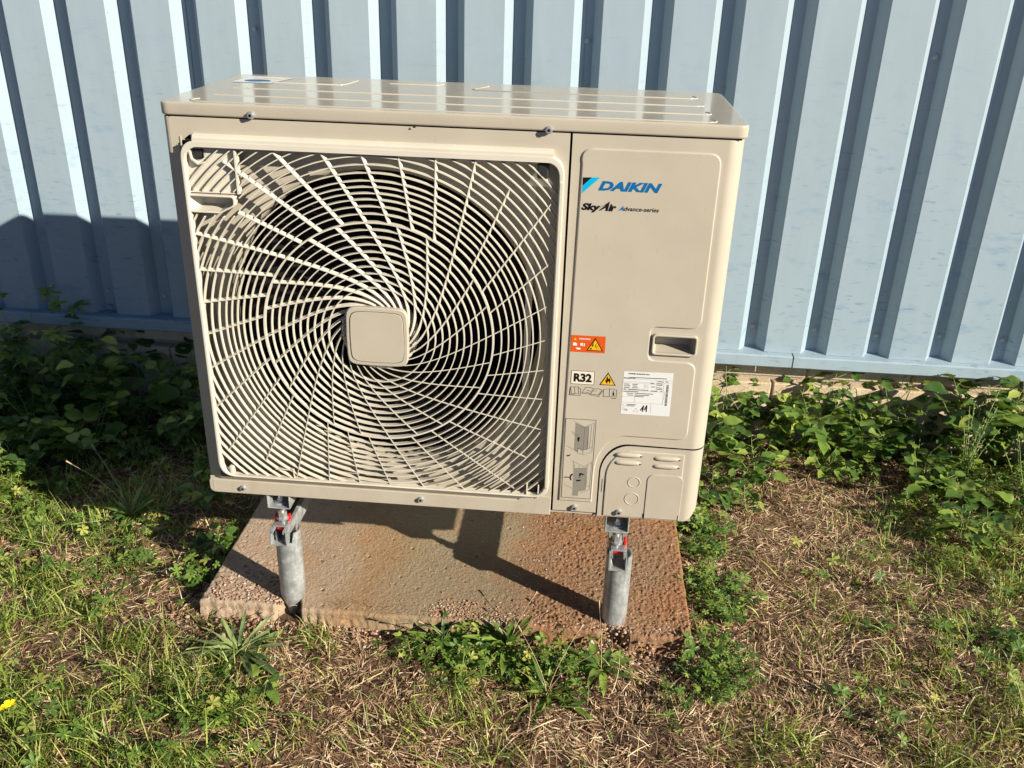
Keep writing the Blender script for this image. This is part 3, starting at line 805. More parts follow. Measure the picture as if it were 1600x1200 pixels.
# notice stuck on the lid's rear left corner
G().add([(.022, .300, .8732), (.112, .298, .8732), (.135, .405, .8732), (.036, .410, .8732)], [(0, 1, 2, 3)]).build('paper_notice', 'sticker', lid)
g = G(); n = 28
g.add([(.072 + .030 * math.cos(2 * math.pi * i / n), .332 + .018 * math.sin(2 * math.pi * i / n), .8736) for i in range(n)], [tuple(range(n))])
g.build('blue_emblem', 'print_blue', lid)
g = G(); g.add([(.05, .372, .8736), (.115, .371, .8736), (.121, .396, .8736), (.056, .398, .8736)], [(0, 1, 2, 3)])
g.build('yellow_strip', 'cream_flat', lid)
# screws
def screw(x, z, y, r=.0062, par=unit):
    r *= .98
    g = G().cyl((x, z), r * 1.25, y - .0012, y + .002, 'y', 18).cyl((x, z), r, y - .0062, y - .0012, 'y', 6 if r > .006 else 18, r * 1.0)
    o = g.build('screw', 'zinc', par, off=OFF if par is unit else None, recalc=True)
    G().cyl((x, z), r * .45, y - .0068, y - .0055, 'y', 12).build('screw_recess', 'print_black', o)
screw(.1722, .8535, -.0058)
screw(.7412, .8500, -.0058)
screw(.0735, .0160, -.0033, .0058)
screw(.4868, .0185, -.0033, .0058)
screw(.8345, .0240, -.0010, .0058)
screw(.9340, .0215, -.0035, .0058)
G().flat([(.4835, .8432), (.4900, .8432), (.4868, .8490)], -.0059).build('notch', 'print_black', unit, off=OFF)

# print ---------------------------------------------------------------
YP = -.0037
def decal(name, m, polys=(), lines=(), wd=.0008, y=YP, texts=(), par=service, label=None):
    g = G()
    for p in polys: g.flat(p, y)
    for l in lines: g.line(l, wd, y)
    for t in texts: g.add(*text_mesh(t[0], *t[1:5], y, **(t[5] if len(t) > 5 else {})))
    o = g.build(name, m, par)
    if label: o['label'] = label
    return o
Y2, Y3, Y4, Y5 = YP - .00015, YP - .0003, YP - .00045, YP - .0006
decal('emblem', 'print_black', [DEC['daikin'][0]])
decal('emblem', 'print_cyan', [DEC['daikin'][1]])
decal('brand_lettering', 'print_blue', texts=[('DAIKIN', .8398, .9606, .7408, .7592, dict(shear=.30, bold=.05))], label='blue slanted capitals DAIKIN')
decal('series_lettering', 'print_black', texts=[('Sky', .8098, .8475, .6975, .7155, dict(shear=.25, bold=.055)), ('ir', .8618, .8775, .7015, .7155, dict(shear=.3, bold=.055)),
      ('dvance-series', .8920, .9588, .7035, .7120, dict(shear=.2, bold=.018))],
      polys=[[(.836, .7005), (.8642, .7205), (.8612, .7018), (.8562, .7018), (.8572, .7080), (.8518, .7050), (.8470, .7018), (.8435, .7018), (.8555, .7120), (.8570, .7142)]],
      label='black slanted words SkyAir Advance-series')
decal('series_initial', 'print_blue', [[(.8808, .7026), (.8905, .7130), (.8920, .7035), (.8893, .7035), (.8887, .7060), (.8840, .7040)]])
# orange warning sticker
ws = decal('warning_sticker', 'orange', DEC['warn'], label='orange sticker with yellow explosion triangle')
decal('triangle_border', 'print_black', [DEC['warn_tri'][0], [(.8716, .4365), (.8740, .4365), (.8740, .4170), (.8716, .4170)][:0] or DEC['warn_tri'][0]][:1], y=Y2, par=ws)
decal('triangle', 'yellow', [DEC['warn_tri'][1], DEC['warn_smalltri'][0]], y=Y3, par=ws)
decal('burst', 'print_black', DEC['warn_burst'], y=Y4, par=ws)
decal('pictograms', 'print_white', DEC['warn_white'], texts=[('WARNING', .8208, .8450, .4320, .4352, dict(bold=.02))], y=Y2, par=ws)
# refrigerant sign
decal('refrigerant_sign', 'cream_flat', [rect(.8104, .8586, .3309, .3610, .002, 3)])
decal('sign_border', 'print_black', lines=[rect(.8104, .8586, .3309, .3610, .002, 3) + [rect(.8104, .8586, .3309, .3610, .002, 3)[0]]], wd=.0009, y=Y2)
decal('sign_lettering', 'print_black', texts=[('R32', .8155, .8535, .3358, .3556, dict(bold=.05))], y=Y2, label='bold black R32')
decal('flame_sign', 'print_black', [DEC['flame_tri'][0]], label='yellow flame triangle')
decal('flame_field', 'yellow', [DEC['flame_tri'][1]], y=Y2)
decal('flame', 'print_black', DEC['flame'], y=Y3)
decal('manual_symbols', 'print_black', DEC['i'] + DEC['smallline'], DEC['books'], .0008)
# data label
lb = decal('data_label', 'sticker', DEC['lab'], label='white printed data label')
decal('label_rules', 'print_mid', lines=DEC['lab_lines'] + DEC['lab_sym'], wd=.00035, y=Y2, par=lb)
def vbars(b, n, cut):
    (x0, z0), (x1, z1) = b
    out = []; x = x0; k = 0
    rr = random.Random(int(x0 * 1e5 + z0 * 1e4))
    while x < x1 - .0006:
        w_ = rr.uniform(.0006, .0016)
        zz = z0 + (z1 - z0) * (x - x0) / (x1 - x0 + 1e-9)
        out.append([(x, zz), (min(x + w_, x1), zz)])
        x += w_ + .0007
    return out
decal('label_small_print', 'print_mid', lines=[l for b in DEC['lab_bars'] for l in vbars(b, 0, 0)], wd=.0016, y=Y2, par=lb)
decal('label_print', 'print_black', texts=[('DAIKIN EUROPE N.V.', .9290, .9735, .3605, .3634, dict(bold=.03)), ('RZA200D7Y1B', .9205, .9440, .3505, .3530, dict(bold=.02)),
      ('CE', .9275, .9335, .2755, .2795)], y=Y3, par=lb)
decal('handwritten_number', 'print_black', lines=DEC['lab_11'], wd=.0020, y=Y4, par=lb, label='hand written 11')
b = DEC['bar'][0]
g = G(); rr = random.Random(3); t = 0
while t < .99:
    h_ = rr.uniform(.006, .022)
    t2 = min(t + h_, 1)
    L = [tuple(Vector(b[0]).lerp(Vector(b[3]), u)) for u in (t, t2)]; Rr = [tuple(Vector(b[1]).lerp(Vector(b[2]), u)) for u in (t, t2)]
    g.flat([L[0], Rr[0], Rr[1], L[1]], Y2); t = t2 + rr.uniform(.005, .014)
g.build('barcode', 'print_black', lb)
# picture instructions
pb = [rect(.8045, .8690, .0500, .2478)]
pi = decal('instruction_plate', 'cream', pb, y=YP, label='thin framed plate with two line drawings')
decal('plate_border', 'print_mid', lines=[pb[0] + [pb[0][0]]], wd=.0013, y=Y2, par=pi)
for q in (DEC['pic_grey'][:2], DEC['pic_grey'][2:]): decal('drawing_fill', 'print_grey', q, y=Y2, par=pi)
decal('drawing_lines', 'print_mid', lines=DEC['pic_line'] + DEC['pic_grey'], wd=.0005, y=Y3, par=pi)
for q in DEC['pic_black'] + DEC['pic_dark']: decal('drawing_arrow', 'print_black', [q], y=Y4, par=pi)

# ------------------------------------------------------------------ steel stands
def stand(xr, xb, xp, label):
    s = root('support_stand', (xp, .22, 0), label, 'support stand', 'steel support stands')
    o_ = (-xp, -.22, Z0)
    # lipped channel running front to back, open side up
    a, t, l = .0205, .0026, .0085
    prof = [(-a, -.097), (-a + l, -.097), (-a + l, -.1045), (-a + l - t, -.1045), (-a + l - t, -.097 - t), (-a + t, -.097 - t), (-a + t, -.138 + t), (a - t, -.138 + t), (a - t, -.097 - t), (a - l + t, -.097 - t), (a - l + t, -.1045), (a - l, -.1045), (a - l, -.097), (a, -.097), (a, -.138), (-a, -.138)]
    tri = tessellate_polygon([[Vector((p[0], p[1], 0)) for p in prof]])
    n = len(prof)
    y0, y1 = -.006, .64
    v = [(xr + p[0], y0, p[1]) for p in prof] + [(xr + p[0], y1, p[1]) for p in prof]
    f = [(i, (i + 1) % n, n + (i + 1) % n, n + i) for i in range(n)] + [tuple(q) for q in tri] + [tuple(i + n for i in q) for q in tri]
    G().add(v, f).build('rail', 'galv', s, off=o_, recalc=True)
    for yp in (.034, .565):
        # tube, cut open at the top, and pinched to a point at its foot
        N_ = 32; g = G(); rO, rI = .0305, .0275
        rows = [(-.112, rO), (-.292, rO), (-.306, rO * .93), (-.334, rO * .42), (-.355, rO * .34), (-.42, rO * .33)]
        v = []
        for z, r in rows:
            for i in range(N_):
                an = 2 * math.pi * i / N_
                zz = z
                if z == -.292: zz = z + .012 * math.cos(an * 1 + .6)
                if z == -.112: zz = z - (.026 if abs(math.cos(an)) < .68 else 0)
                v.append((xp + r * math.cos(an), yp + r * math.sin(an) - (0.010 if z < -.33 else 0), zz))
        f = [(k * N_ + i, k * N_ + (i + 1) % N_, (k + 1) * N_ + (i + 1) % N_, (k + 1) * N_ + i) for k in range(len(rows) - 1) for i in range(N_)]
        g.add(v, f)
        v = [(xp + rI * math.cos(2 * math.pi * i / N_), yp + rI * math.sin(2 * math.pi * i / N_), v[i][2]) for i in range(N_)] + \
            [(xp + rI * math.cos(2 * math.pi * i / N_), yp + rI * math.sin(2 * math.pi * i / N_), -.25) for i in range(N_)]
        g.add(v, [(i, N_ + i, N_ + (i + 1) % N_, (i + 1) % N_) for i in range(N_)])
        g.add([(xp + (rO if k else rI) * math.cos(2 * math.pi * i / N_), yp + (rO if k else rI) * math.sin(2 * math.pi * i / N_), v[i][2]) for k in (0, 1) for i in range(N_)],
              [(i, (i + 1) % N_, N_ + (i + 1) % N_, N_ + i) for i in range(N_)])
        G.build(g, 'post', 'galv', s, True, off=o_)
    for yb in (.030, .405):
        # folded foot under the unit
        t = .0028
        g = G()
        g.bbox(xb - .027, xb + .027, yb - .028, yb + .055, -.0385, -.0385 + t, .001)
        g.bbox(xb - .027, xb - .027 + t, yb - .028, yb + .055, -.0385, .003, .001)
        g.bbox(xb + .027 - t, xb + .027, yb - .028, yb + .055, -.0385, .003, .001)
        g.build('foot_bracket', 'galv', s, off=o_)
        xm = (xb + xr) / 2
        b = G().cyl((xm, yb), .005, -.118, -.012, 'z', 14)
        b = b.build('bolt', 'zinc', s, True, off=o_)
        G().cyl((xm, yb), .0145, -.0357, -.0330, 'z', 26).build('washer', 'zinc', b)
        G().cyl((xm, yb), .0092, -.0330, -.0245, 'z', 6).build('nut', 'zinc', b)
        G().cyl((xm, yb), .0070, -.0245, -.0180, 'z', 14, .0055).build('bolt_head', 'zinc', b)
        G().cyl((xm, yb), .0150, -.0440, -.0390, 'z', 26).cyl((xm, yb), .0098, -.056, -.044, 'z', 6).build('nut', 'zinc', b)
        G().cyl((xm, yb), .0112, -.078, -.062, 'z', 6).cyl((xm, yb), .0135, -.083, -.078, 'z', 26).build('nut', 'zinc', b)
        G().bbox(xr - .0175, xr + .0175, yb - .018, yb + .018, -.0965, -.0925, .001).build('square_washer', 'zinc', b)
        G().bbox(xr - .0185, xr - .0120, yb + .002, yb + .016, -.094, -.076, .003).bbox(xr + .0120, xr + .0185, yb + .002, yb + .016, -.094, -.076, .003).bbox(xr - .010, xr + .010, yb - .010, yb + .012, -.112, -.099, .002).build('spring_clip', 'rubber_red', s, off=o_)
    return s
stand(.1450, .1510, .1560, 'galvanised post and rail stand under the fan end of the unit, nearer the shaded weeds')
stand(.9430, .9340, .9480, 'galvanised post and rail stand under the lettered end of the unit, in rusty red grit')
# ------------------------------------------------------------------ ground
SLX0, SLX1 = -.066, 1.132
def hgt(x, y):
    n = noise.noise(Vector((x * 2.1, y * 2.1, 0))) * .016 + noise.noise(Vector((x * 7, y * 7, 3))) * .016 + noise.noise(Vector((x * 19, y * 19, 6))) * .006 * (1 if not (-.12 < x < 1.18 and -.07 < y < .75) else .3)
    e_ = max(abs(x - .53) - .62, abs(y - .33) - .37, 0)
    n *= min(1, .35 + e_ * 6)
    rise = .02 * max(0, min(1, (y - .6) / .4))
    return n + rise * (1 if x > 1.2 or x < -.1 else 0)
GX0, GX1, GY0, GY1 = -2.6, 4.0, -1.5, 1.2
nx, ny = 330, 135
gx = np.linspace(GX0, GX1, nx); gy = np.linspace(GY0, GY1, ny)
HG = np.array([[hgt(x, y) for x in gx] for y in gy])
def H(x, y):
    u = np.clip((np.asarray(x) - GX0) / (GX1 - GX0) * (nx - 1), 0, nx - 1.001)
    v = np.clip((np.asarray(y) - GY0) / (GY1 - GY0) * (ny - 1), 0, ny - 1.001)
    i, j = u.astype(int), v.astype(int); fu, fv = u - i, v - j
    return (HG[j, i] * (1 - fu) + HG[j, i + 1] * fu) * (1 - fv) + (HG[j + 1, i] * (1 - fu) + HG[j + 1, i + 1] * fu) * fv
CLG = np.array([[noise.noise(Vector((x * 11, y * 11, 20))) + .5 * noise.noise(Vector((x * 26, y * 26, 30))) for x in gx] for y in gy])
ANG = np.array([[noise.noise(Vector((x * 4, y * 4, 40))) * 7 for x in gx] for y in gy])
def samp(Gd, x, y):
    i = np.clip(((x - GX0) / (GX1 - GX0) * (nx - 1)).astype(int), 0, nx - 1); j = np.clip(((y - GY0) / (GY1 - GY0) * (ny - 1)).astype(int), 0, ny - 1)
    return Gd[j, i]
V = [(gx[i], gy[j], float(HG[j, i])) for j in range(ny) for i in range(nx)]
F = [(j * nx + i, j * nx + i + 1, (j + 1) * nx + i + 1, (j + 1) * nx + i) for j in range(ny - 1) for i in range(nx - 1)]
# the same sheet runs on, level, far beyond the detailed part
rim = [j * nx for j in range(ny)], [j * nx + nx - 1 for j in range(ny)]
base = len(V)
V += [(-60, -60, -.02), (60, -60, -.02), (60, 60, -.02), (-60, 60, -.02)]
bottom = list(range(nx)); right = [j * nx + nx - 1 for j in range(ny)]
top = [(ny - 1) * nx + i for i in range(nx)][::-1]; left = [j * nx for j in range(ny)][::-1]
for edge, (a, b) in ((bottom, (0, 1)), (right, (1, 2)), (top, (2, 3)), (left, (3, 0))):
    A_, B_ = base + a, base + b
    h_ = len(edge) // 2
    for k in range(len(edge) - 1):
        F.append((A_ if k < h_ else B_, edge[k + 1], edge[k]))
    F.append((A_, B_, edge[h_]))
gnd = mesh('ground', V, F, 'soil', smooth=True)
tag(gnd, 'reddish bare soil under the weeds and straw', kind='structure')

# ------------------------------------------------------------------ cladding wall
P_, CW, FL, DP, YC = .1975, .1155, .0235, .0385, 1.05
X_C0 = .4421 - P_ * 26
wall = root('cladding_wall', (.8, 1.06, Z0), 'pale blue ribbed metal cladding wall behind the unit', 'wall')
WO = (-.8, -1.06, Z0 - Z0)
def sheet(x_start, nr, lift):
    # starts and ends in the middle of a valley
    pts = []
    val = P_ - CW - 2 * FL
    for k in range(nr):
        xc = x_start + k * P_
        pts += [(xc - FL - val, YC + DP - lift)] if k == 0 else []
        pts += [(xc - FL, YC + DP - lift), (xc - FL + .001, YC + DP - .0015 - lift), (xc - .0012, YC + .0012 - lift), (xc, YC - lift), (xc + CW, YC - lift), (xc + CW + .0012, YC + .0012 - lift), (xc + CW + FL, YC + DP - lift)]
    pts[-1] = (pts[-1][0], YC + DP - .0016)
    pts.append((pts[-1][0] + .010, YC + DP - .0016))
    g = G().wallstrip(pts, -.003, 3.2, .0009)
    return g.build('cladding_sheet', 'clad', wall, off=WO)
xs = [X_C0 + P_ * (20 + 6 * k - 2 - 12 + 2) for k in range(-1, 7)]
for k in range(8):
    sheet(X_C0 + P_ * (10 + 6 * (k - 1)), 6, .0)
# fixing screws in the valleys
sme = None
for k in range(0, 52):
    xv = X_C0 + k * P_ - FL - (P_ - CW - 2 * FL) * .5
    for zz in (.068, .92, 2.0):
        if xv < -3.5 or xv > 5.5 or (zz > .5 and (k * 7) % 5 != 1): continue
        z = zz + (.004 if k % 3 else -.006)
        if sme is None:
            g = G().cyl((0, 0), .0085, -.0016, .0, 'y', 16).cyl((0, 0), .0052, -.0065, -.0016, 'y', 6)
            sme = g.build('fixing_screw', 'galv', wall); sme.location = (xv - .8, YC + DP - .0005 - 1.06, z)
        else:
            o = sme.copy(); COL.objects.link(o); o.parent = wall; o.location = (xv - .8, YC + DP - .0005 - 1.06, z)
# drip flashing under the sheets, in lengths
ft = [(-6.3, -2.49), (-2.486, 1.517), (1.521, 5.5), (5.504, 8.2)]
for a, b in ft:
    pr = [(1.092, -.0035), (1.026, -.0055), (1.022, -.0085), (1.022, -.041), (1.026, -.045), (1.034, -.046)]
    v = []; f = []
    for x in (a, b):
        v += [(x, y, z) for y, z in pr]
    n = len(pr)
    f = [(i, i + 1, n + i + 1, n + i) for i in range(n - 1)]
    o = mesh('drip_flashing', v, f, 'clad', wall, off=WO)
    md = o.modifiers.new('thick', 'SOLIDIFY'); md.thickness = .0012; md.offset = 1
# masonry plinth
pl = root('block_plinth', (.8, 1.15, 0), 'low plinth wall of cream blocks below the blue cladding', 'plinth wall')
PO = (-.8, -1.15, 0)
G().box(-6.3, 8.2, 1.0885, 1.20, .235, Z0 - .02).box(-6.3, 8.2, 1.0585, 1.20, -.1, .2345).build('mortar_core', 'mortar', pl, off=PO)
G().box(-6.3, 8.2, 1.0945, 1.30, Z0 - .0195, 3.55).build('backing_wall', 'mortar', pl, off=PO)
k = 0
bx_me = {}
for row, (za, zb_, yf) in enumerate(((.252, .318, 1.083), (.06, .240, 1.052), (-.12, .049, 1.050))):
    x = -3.2 - .11 * row
    while x < 5.2:
        L = .335 + .01 * math.sin(k * 3.1)
        g = G().bbox(-L / 2, L / 2, -.03, .03, -(zb_ - za) / 2, (zb_ - za) / 2, .004)
        o = g.build('block', 'block', pl)
        o.location = (x + L / 2 - .8, yf + .03 - 1.15 + .0015 * math.sin(k * 5.3), (za + zb_) / 2)
        x += L + .007; k += 1

# ------------------------------------------------------------------ concrete slab
def front_y(x):
    y = -.016 + .004 * noise.noise(Vector((x * 14, 0, 5))) + .003 * noise.noise(Vector((x * 60, 0, 5)))
    for xp, d in ((.948, .030), (.156, .046)):
        t = abs(x - xp) / .034
        if t < 1: y = max(y, -.014 + d * (1 - t ** 3))
    if x > .985: y -= .004
    if x < .13: y += .006
    return y
nx2, ny2 = 420, 230
top_ = []
v = []
for j in range(ny2 + 1):
    t = j / ny2
    for i in range(nx2 + 1):
        x = SLX0 + (SLX1 - SLX0) * i / nx2
        yf = front_y(x)
        y = yf + (.70 - yf) * t
        if i in (0, nx2):
            x += .003 * noise.noise(Vector((0, y * 25, x))) 
        z = .045 + .0004 * noise.noise(Vector((x * 40, y * 40, 0))) + .0013 * noise.noise(Vector((x * 7, y * 7, 0)))
        n2 = noise.noise(Vector((x * 120, y * 120, 1)))
        z += .0007 * n2
        red = max(0, min(1, (x - .66) / .15)); fr = max(0, 1 - (y + .02) / .13) * max(0, min(1, (x - .5) / .2))
        z += (.0015 + .0055 * red + .0030 * fr) * abs(noise.noise(Vector((x * 105, y * 105, 9))))
        if x < .14 and y < .16: z += .0030 * noise.noise(Vector((x * 90, y * 90, 7))) - .001
        if n2 < -.62: z -= .006 * (-.62 - n2) * 6
        e = min(y - yf, x - SLX0, SLX1 - x)
        if e < .006: z -= .003 * (1 - e / .006) ** 2
        v.append((x, y, z))
f = [(j * (nx2 + 1) + i, j * (nx2 + 1) + i + 1, (j + 1) * (nx2 + 1) + i + 1, (j + 1) * (nx2 + 1) + i) for j in range(ny2) for i in range(nx2)]
def skirt(idx, nrm):
    prev = idx
    for lv, (dz, out) in enumerate(((.003, .001), (.007, .0015), (.011, .001), (.015, .001), (.019, .001), (.023, .002), (.027, .0035), (.031, .005), (.036, .007), (.042, .008), (.050, .008), (.085, .008))):
        cur = []
        for q in idx:
            x, y, z = v[q]
            j1 = noise.noise(Vector((x * 60, y * 60, dz * 60 + 1))) * (.0013 if lv < 5 else .005) + noise.noise(Vector((x * 170, y * 170, dz * 170))) * (.0006 if lv < 5 else .0025)
            if lv >= 6 and .10 < x < .16 : j1 += .004
            v.append((x + nrm[0] * (out + j1), y + nrm[1] * (out + j1), z - dz))
            cur.append(len(v) - 1)
        for a in range(len(idx) - 1):
            f.append((prev[a], cur[a], cur[a + 1], prev[a + 1]))
        prev = cur
skirt([i for i in range(nx2 + 1)], (0, -1))
skirt([j * (nx2 + 1) + nx2 for j in range(ny2 + 1)], (1, 0))
skirt([j * (nx2 + 1) for j in range(ny2, -1, -1)], (-1, 0))
skirt([ny2 * (nx2 + 1) + i for i in range(nx2, -1, -1)], (0, 1))
slab = mesh('concrete_slab', v, f, 'concrete', smooth=True)
slab.location = (.53, .29, 0)
for q in slab.data.vertices: q.co.x -= .53; q.co.y -= .29
tag(slab, 'rust stained rough concrete slab under the unit', 'slab')

# loose stone chips on the slab and round its edge
ico = bmesh.new(); bmesh.ops.create_icosphere(ico, subdivisions=1, radius=1)
IV = np.array([q.co[:] for q in ico.verts]); ico.verts.index_update(); IF = np.array([[q.index for q in p.verts] for p in ico.faces]); ico.free()
def chips(name, xs_, ys_, zs_, rs_, label):
    n = len(xs_)
    jit = 1 + RNG.uniform(-.3, .3, (n, len(IV), 3))
    sc = rs_[:, None, None] * np.stack([RNG.uniform(.7, 1.3, n), RNG.uniform(.7, 1.3, n), RNG.uniform(.5, .9, n)], 1)[:, None, :]
    P = IV[None] * jit * sc
    P[..., 0] += xs_[:, None]; P[..., 1] += ys_[:, None]; P[..., 2] += zs_[:, None]
    Fa = (IF[None] + (np.arange(n) * len(IV))[:, None, None]).reshape(-1, 3)
    o = npmesh(name, P.reshape(-1, 3), Fa, 'chips', np.repeat(RNG.random(n), len(IV)))
    return tag(o, label, kind='stuff')
def npmesh(name, P, Fa, m, tint, smooth=False):
    me = bpy.data.meshes.new(name)
    nv, nf, k = len(P), len(Fa), Fa.shape[1]
    me.vertices.add(nv); me.vertices.foreach_set('co', P.astype(np.float32).ravel())
    me.loops.add(nf * k); me.loops.foreach_set('vertex_index', Fa.astype(np.int32).ravel())
    me.polygons.add(nf); me.polygons.foreach_set('loop_start', (np.arange(nf) * k).astype(np.int32))
    me.polygons.foreach_set('loop_total', np.full(nf, k, np.int32))
    if smooth: me.polygons.foreach_set('use_smooth', np.ones(nf, bool))
    me.update(calc_edges=True)
    a = me.attributes.new('tint', 'FLOAT', 'POINT')
    a.data.foreach_set('value', np.asarray(tint, np.float32))
    me.materials.append(M[m])
    o = bpy.data.objects.new(name, me); COL.objects.link(o)
    return o
def cat_(*a): return np.concatenate(a)
U = RNG.uniform
xa = cat_(U(.50, 1.12, 900), U(.70, 1.12, 1500), U(-.05, .14, 260), U(0, 1.1, 350), U(.86, 1.05, 120))
ya = cat_(np.abs(RNG.normal(0, .035, 900)) - .012, U(0, .50, 1500), np.abs(RNG.normal(0, .06, 260)) - .005, U(0, .5, 350), U(-.05, .02, 120))
ra = cat_(U(.0016, .0042, 900), U(.0010, .0026, 1500), U(.0015, .004, 260), U(.0007, .0022, 350), U(.002, .005, 120))
ok = (ya > -.012) | (np.arange(len(xa)) >= len(xa) - 120)
za_ = np.full(len(xa), .0455); za_[-120:] = U(.01, .04, 120)
chips('stone_chips', xa[ok], ya[ok], za_[ok], ra[ok], 'loose pinkish stone chips scattered on the slab')
xa = cat_(U(-.1, 1.2, 700), U(1.13, 1.25, 350), U(-.14, -.05, 200)); ya = cat_(-.02 - np.abs(RNG.normal(0, .03, 700)), U(-.05, .55, 350), U(-.06, .4, 200))
chips('gravel_crumbs', xa, ya, H(xa, ya) + .002, U(.002, .007, len(xa)), 'crumbs of broken concrete and grit along the slab edge')

def rock(x, y, s, seed, label):
    bm = bmesh.new(); bmesh.ops.create_icosphere(bm, subdivisions=3, radius=1)
    for q in bm.verts:
        d = 1 + .28 * noise.noise(q.co * 1.3 + Vector((seed, 0, 0))) + .1 * noise.noise(q.co * 4 + Vector((seed, 3, 0)))
        q.co = Vector((q.co.x * s[0], q.co.y * s[1], q.co.z * s[2])) * d
    g = G().bm(bm)
    o = g.build('rock', 'rock', None, True)
    o.location = (x, y, float(H(x, y)) + s[2] * .45); o.rotation_euler.z = seed
    tag(o, label, 'rock')
rock(.02, -.095, (.024, .016, .012), 1.0, 'pinkish stone lying in front of the broken left corner of the slab')
rock(.445, -.062, (.022, .014, .012), 2.2, 'brown flat stone half under the leafy clump in front of the slab')
rock(1.115, -.062, (.014, .011, .012), 3.1, 'small grey stone at the front right corner of the slab')
rock(1.47, .83, (.022, .016, .017), 4.4, 'round dull brown stone among the straw near the right side weeds')

# ------------------------------------------------------------------ ground cover
def blobs(x, y, L):
    s = np.zeros_like(x)
    for bx, by, r, wt in L:
        s = np.maximum(s, wt * np.exp(-(((x - bx) ** 2 + (y - by) ** 2) / r ** 2) ** 1.5))
    return s
GRASS = [(.02, -.33, .16, 1.2), (-.35, -.40, .32, 1), (-.05, -.36, .26, .95), (-.55, -.15, .3, .9), (-.22, -.2, .16, .75), (-.6, .2, .28, .7), (.25, -.085, .05, 1), (.24, -.32, .12, .6),
         (1.85, -.25, .28, .8), (2.05, .5, .35, .55), (2.1, .2, .3, .5), (1.25, -.30, .1, .55), (-1.0, .4, .5, .8), (-.35, .75, .3, .3), (-.1, .33, .08, .9), (.62, -.30, .12, .5), (2.4, -.4, .5, .9), (-1.1, -.6, .6, .9), (1.6, .1, .2, .25), (-.42, .42, .15, .9)]
CLOV = [(-.62, .22, .28, .5), (-.35, .15, .22, .5), (-.15, .10, .10, .7), (.62, -.09, .13, 1), (.80, -.10, .12, 1), (1.20, .45, .12, 1), (1.21, .22, .11, 1), (1.19, .0, .09, 1), (1.17, -.1, .10, .9), (1.12, -.22, .08, .5),
        (1.36, .95, .2, .6), (1.75, 1.0, .2, .6), (2.15, .95, .35, .8), (1.95, .62, .2, .7), (2.1, .35, .25, .4), (1.85, .05, .16, .6), (-.9, .9, .5, 1), (-.5, .9, .3, .8), (-.9, .5, .3, .8), (.05, -.38, .14, .7), (-.28, -.36, .16, .5), (1.62, .35, .15, .25), (.45, -.07, .08, .6), (1.5, -.2, .12, .3)]
BROWN = [(-.45, .1, .3, .5), (-.15, -.1, .2, .6), (-.5, -.3, .3, .4), (2.0, .1, .4, .5), (1.5, .75, .3, 1), (1.45, .25, .35, 1), (1.5, -.15, .4, 1), (.3, -.25, .2, 1), (1.0, -.28, .25, 1), (.55, -.35, .2, .9), (-.05, -.02, .12, .5)]
def keep_out(x, y, m=.0):
    return ~((x > SLX0 - m) & (x < SLX1 + m) & (y > -.022 - m) & (y < .71 + m))
def blades(name, n, dens, m, L, W, el, bend, tint, label, seg=3, zoff=0., cl=1.5, mat_dir=0.):
    X = U(GX0 + .1, GX1 - .3, n * 6); Y = U(-1.3, 1.05, n * 6)
    # most of them in the part that shows
    vis = (X > -1.7) & (X < 2.9) & (Y > -.62)
    p = dens(X, Y) * np.where(vis, 1, .35)
    p = p * np.clip(.62 + cl * samp(CLG, X, Y), .06, 1.5)
    k = (U(0, 1, len(X)) < p) & keep_out(X, Y)
    X, Y = X[k][:n], Y[k][:n]
    n = len(X)
    l = U(*L, n) * np.clip(.9 + .6 * abs(cl) / 1.5 * samp(CLG, X, Y), .5, 1.5); wd = U(*W, n); az = U(0, 2 * math.pi, n)
    az = np.where(U(0, 1, n) < mat_dir, samp(ANG, X, Y) + RNG.normal(0, .45, n), az)
    e = U(*el, n); b = U(*bend, n)
    P = np.zeros((n, 2 * seg + 1, 3)); side = np.stack([-np.sin(az), np.cos(az)], 1)
    tw = U(-.9, .9, n)
    pos = np.stack([X, Y, H(X, Y) + zoff], 1)
    curl = U(-.5, .5, n)
    for s in range(seg + 1):
        t = s / seg
        ww = wd * (1 - t ** 1.8) * .5 + wd * .06
        sx = np.stack([side[:, 0] * np.cos(tw), side[:, 1] * np.cos(tw), np.sin(tw)], 1)
        if s < seg:
            P[:, 2 * s] = pos - sx * ww[:, None]; P[:, 2 * s + 1] = pos + sx * ww[:, None]
        else: P[:, 2 * s] = pos
        ee = e - b * t; aa = az + curl * t
        pos = pos + np.stack([np.cos(ee) * np.cos(aa), np.cos(ee) * np.sin(aa), np.sin(ee)], 1) * (l / seg)[:, None]
        pos[:, 2] = np.maximum(pos[:, 2], H(pos[:, 0], pos[:, 1]) + .001)
    F_ = []
    for s in range(seg - 1):
        F_ += [(2 * s, 2 * s + 1, 2 * s + 3), (2 * s, 2 * s + 3, 2 * s + 2)]
    F_.append((2 * seg - 2, 2 * seg - 1, 2 * seg))
    Fa = (np.array(F_)[None] + (np.arange(n) * (2 * seg + 1))[:, None, None]).reshape(-1, 3)
    o = npmesh(name, P.reshape(-1, 3), Fa, m, np.repeat(tint(n, X, Y), 2 * seg + 1))
    return tag(o, label, kind='stuff')
gd = lambda x, y: np.clip(blobs(x, y, GRASS), 0, 1)
sd_ = lambda x, y: np.clip(.30 + blobs(x, y, BROWN), 0, 1)
blades('straw', 95000, lambda x, y: sd_(x, y), 'straw', (.011, .042), (.0011, .0030), (-.1, .5), (-.3, .7), lambda n, x, y: RNG.beta(2.0, 1.9, n), 'dead straw and dry clippings covering the ground', 2, .002, -.7, .55)
